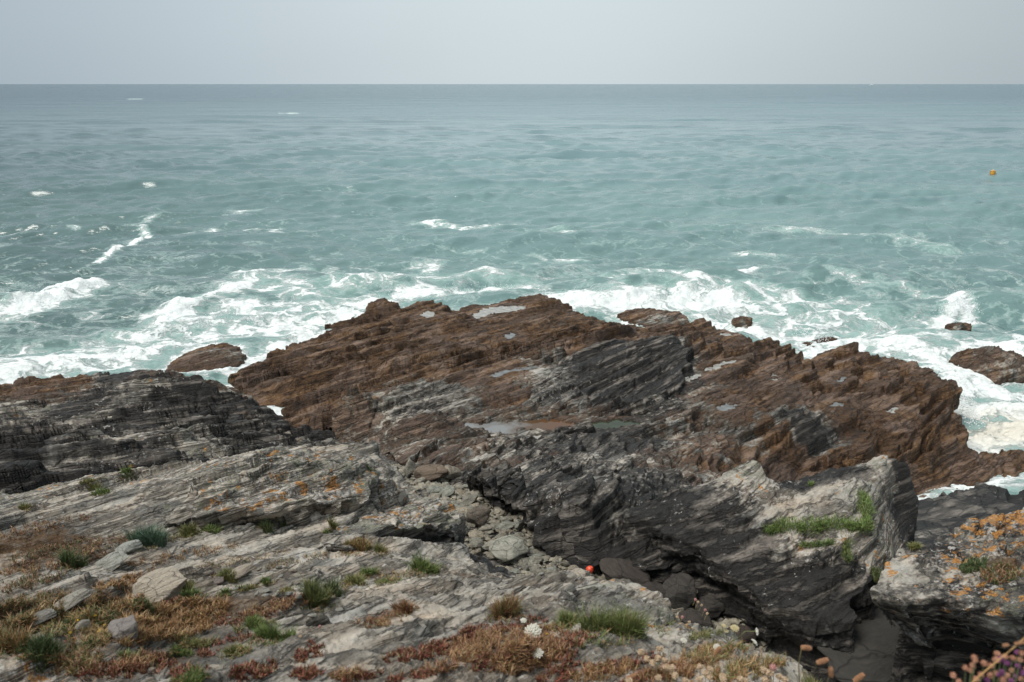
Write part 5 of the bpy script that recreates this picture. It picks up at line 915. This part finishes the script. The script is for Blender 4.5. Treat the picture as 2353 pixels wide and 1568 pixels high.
    for i, (cx, cy, pu) in enumerate(hs):
        h = at_y(2018 + cx * .1424, 1424 + cy * .1424, random.uniform(1.0, 1.12)); b = root + Vector(((h.x - root.x) * .55, (h.y - root.y) * .6, 0)); b.z = float(top(A_, b.x, b.y)) if b.y > .6 else b.z
        flower('heather_flower', 'purple flower in the blurred clump in the bottom right corner' if pu else 'faded orange pink flower in the blurred clump in the bottom right corner', 'flower', 'purple flowers in the bottom right clump' if pu else 'faded flowers in the bottom right clump', b, h, (PB if pu else FB)[i % 2], None, M_gstem, .0006, bend=.3)
    a, b = at_y(2210, 1590, 1.0), at_y(2420, 1405, 1.0); o = empty('grass_stalk', a, 'long straw coloured grass stalk crossing the clump in the bottom right corner', 'grass stalk')
    b2 = b - a; V, F = tube([Vector((0, 0, 0)) - b2 * .9, b2 * .3, b2 * .6 + Vector((.003, 0, 0)), b2], .0011, .0008, 6); mesh_obj('stem', V, F, plain('straw', (.42, .24, .09)), True, o)
    for px, py, L in ((2330, 1480, .022), (2304, 1484, .009)):
        me = spike(L, .0024, 31); me.materials.append(M_tan); f = bpy.data.objects.new('seed_spike', me); COL.objects.link(f); f.parent = o; f.location = at_y(px, py, 1.0) - a; f.rotation_euler = (0, 1.4, 0)
build_flowers()

# ------------------------------------------------------------------ buoy, float, ship
def lathe(profile, k=28):
    V, F = [], []
    for r, z in profile:
        for j in range(k): a = 2 * math.pi * j / k; V.append((r * math.cos(a), r * math.sin(a), z))
    for i in range(len(profile) - 1):
        for j in range(k): F.append((i * k + j, i * k + (j + 1) % k, (i + 1) * k + (j + 1) % k, (i + 1) * k + j))
    F.append(tuple(range(k - 1, -1, -1))); F.append(tuple((len(profile) - 1) * k + j for j in range(k))); return V, F
def build_floats():
    x, y, _ = PZ(2280, 405, 0); o = empty('marker_buoy', (x, y, -.05), 'yellow marker buoy floating far out on the sea at right', 'buoy'); o.rotation_euler = (.03, -.06, .4)
    my = plain('buoy_yellow', (.62, .30, .03), .45, .1); mk = plain('buoy_trim', (.20, .09, .03), .5, .1); s = 1.02 * y / 140
    sc = lambda P: [(r * s, z * s) for r, z in P]
    V, F = lathe(sc([(.5, -.3), (.66, -.15), (.74, 0), (.74, .16), (.70, .24), (.42, .33)])); mesh_obj('hull', V, F, my, True, o)
    V, F = lathe(sc([(.40, .32), (.385, .5), (.37, .84), (.36, .90)])); mesh_obj('tower', V, F, my, True, o)
    V, F = lathe(sc([(.385, .90), (.385, .95), (.12, .97)])); mesh_obj('tower_cap', V, F, my, True, o); V, F = lathe(sc([(.09, .96), (.11, 1.0), (.11, 1.1), (.05, 1.16)])); mesh_obj('lamp', V, F, plain('lamp_body', (.55, .42, .25)), True, o)
    V, F = lathe(sc([(.745, .02), (.765, .05), (.765, .10), (.745, .13)])); mesh_obj('rubbing_strip', V, F, mk, True, o)
    for a in (0.6, 2.7, 4.8):
        V, F = tube([Vector((math.cos(a) * .66 * s, math.sin(a) * .66 * s, .24 * s)), Vector((math.cos(a) * .38 * s, math.sin(a) * .38 * s, .9 * s))], .025 * s, .025 * s, 6); mesh_obj('brace', V, F, mk, True, o)
    # orange fishing float washed into the gully
    r = ray(1355, 1309); Ys = np.linspace(9, 20, 900); t = Ys / r[1]; i = np.argmax(EYE + r[2] * t < base(r[0] * t, Ys) + .22); p = (r[0] * t[i], Ys[i], EYE + r[2] * t[i])
    o = empty('fishing_float', p, 'orange red fishing float washed up at the mouth of the cave', 'float'); o.rotation_euler = (.5, .5, .2); m = plain('float_red', (.55, .055, .018), .45, .2); R = .07
    prof = [(R * math.sin(a), -R * 1.08 * math.cos(a)) for a in np.linspace(.12, math.pi - .35, 16)]; V, F = lathe(prof, 24)
    V = [tuple(c * (1 + .05 * math.sin(5 * math.atan2(v[1], v[0]))) if k < 2 else c for k, c in enumerate(v)) for v in V]; mesh_obj('float_body', V, F, m, True, o)
    V, F = lathe([(R * .34, R * .98), (R * .36, R * 1.1), (R * .26, R * 1.3), (R * .10, R * 1.34)], 16); mesh_obj('rope_eye', V, F, m, True, o)
    # ship on the horizon, hardly more than a smudge; haze is put into its pale colour
    x, y, _ = PY(2003, 193, 9000); o = empty('sailing_ship', (x, y, 0), 'faint tall sailing ship on the hazy horizon at right', 'ship'); mp = plain('haze_grey', (.8, .84, .86), .9, .05); s = 1.0
    V, F = lathe([(1, -1), (3.5, 0), (4.2, 3.5), (3.9, 3.6)], 20); V = [(v[0] * 5.2, v[1], v[2]) for v in V]; mesh_obj('hull', V, F, mp, True, o)
    for mx, mh in ((-11, 28), (0, 34), (11, 30)):
        V, F = tube([Vector((mx, 0, 3)), Vector((mx, 0, mh))], .35, .2, 6); mm = mesh_obj('mast', V, F, mp, True, o)
        for z0, z1, w in ((7, mh * .5, 5.5), (mh * .54, mh * .85, 3.8)):
            VV = [(mx - w + .3, -.8, z0), (mx + w - .3, -.8, z0), (mx + w * .75, -.8, z1), (mx - w * .75, -.8, z1)]; VV += [(a, b - .15, c) for a, b, c in VV]; sl_ = mesh_obj('sail', VV, [(0, 1, 2, 3), (7, 6, 5, 4), (0, 4, 5, 1), (1, 5, 6, 2), (2, 6, 7, 3), (3, 7, 4, 0)], mp, False, mm)
build_floats()

print('script', round(time.time() - T0, 1))
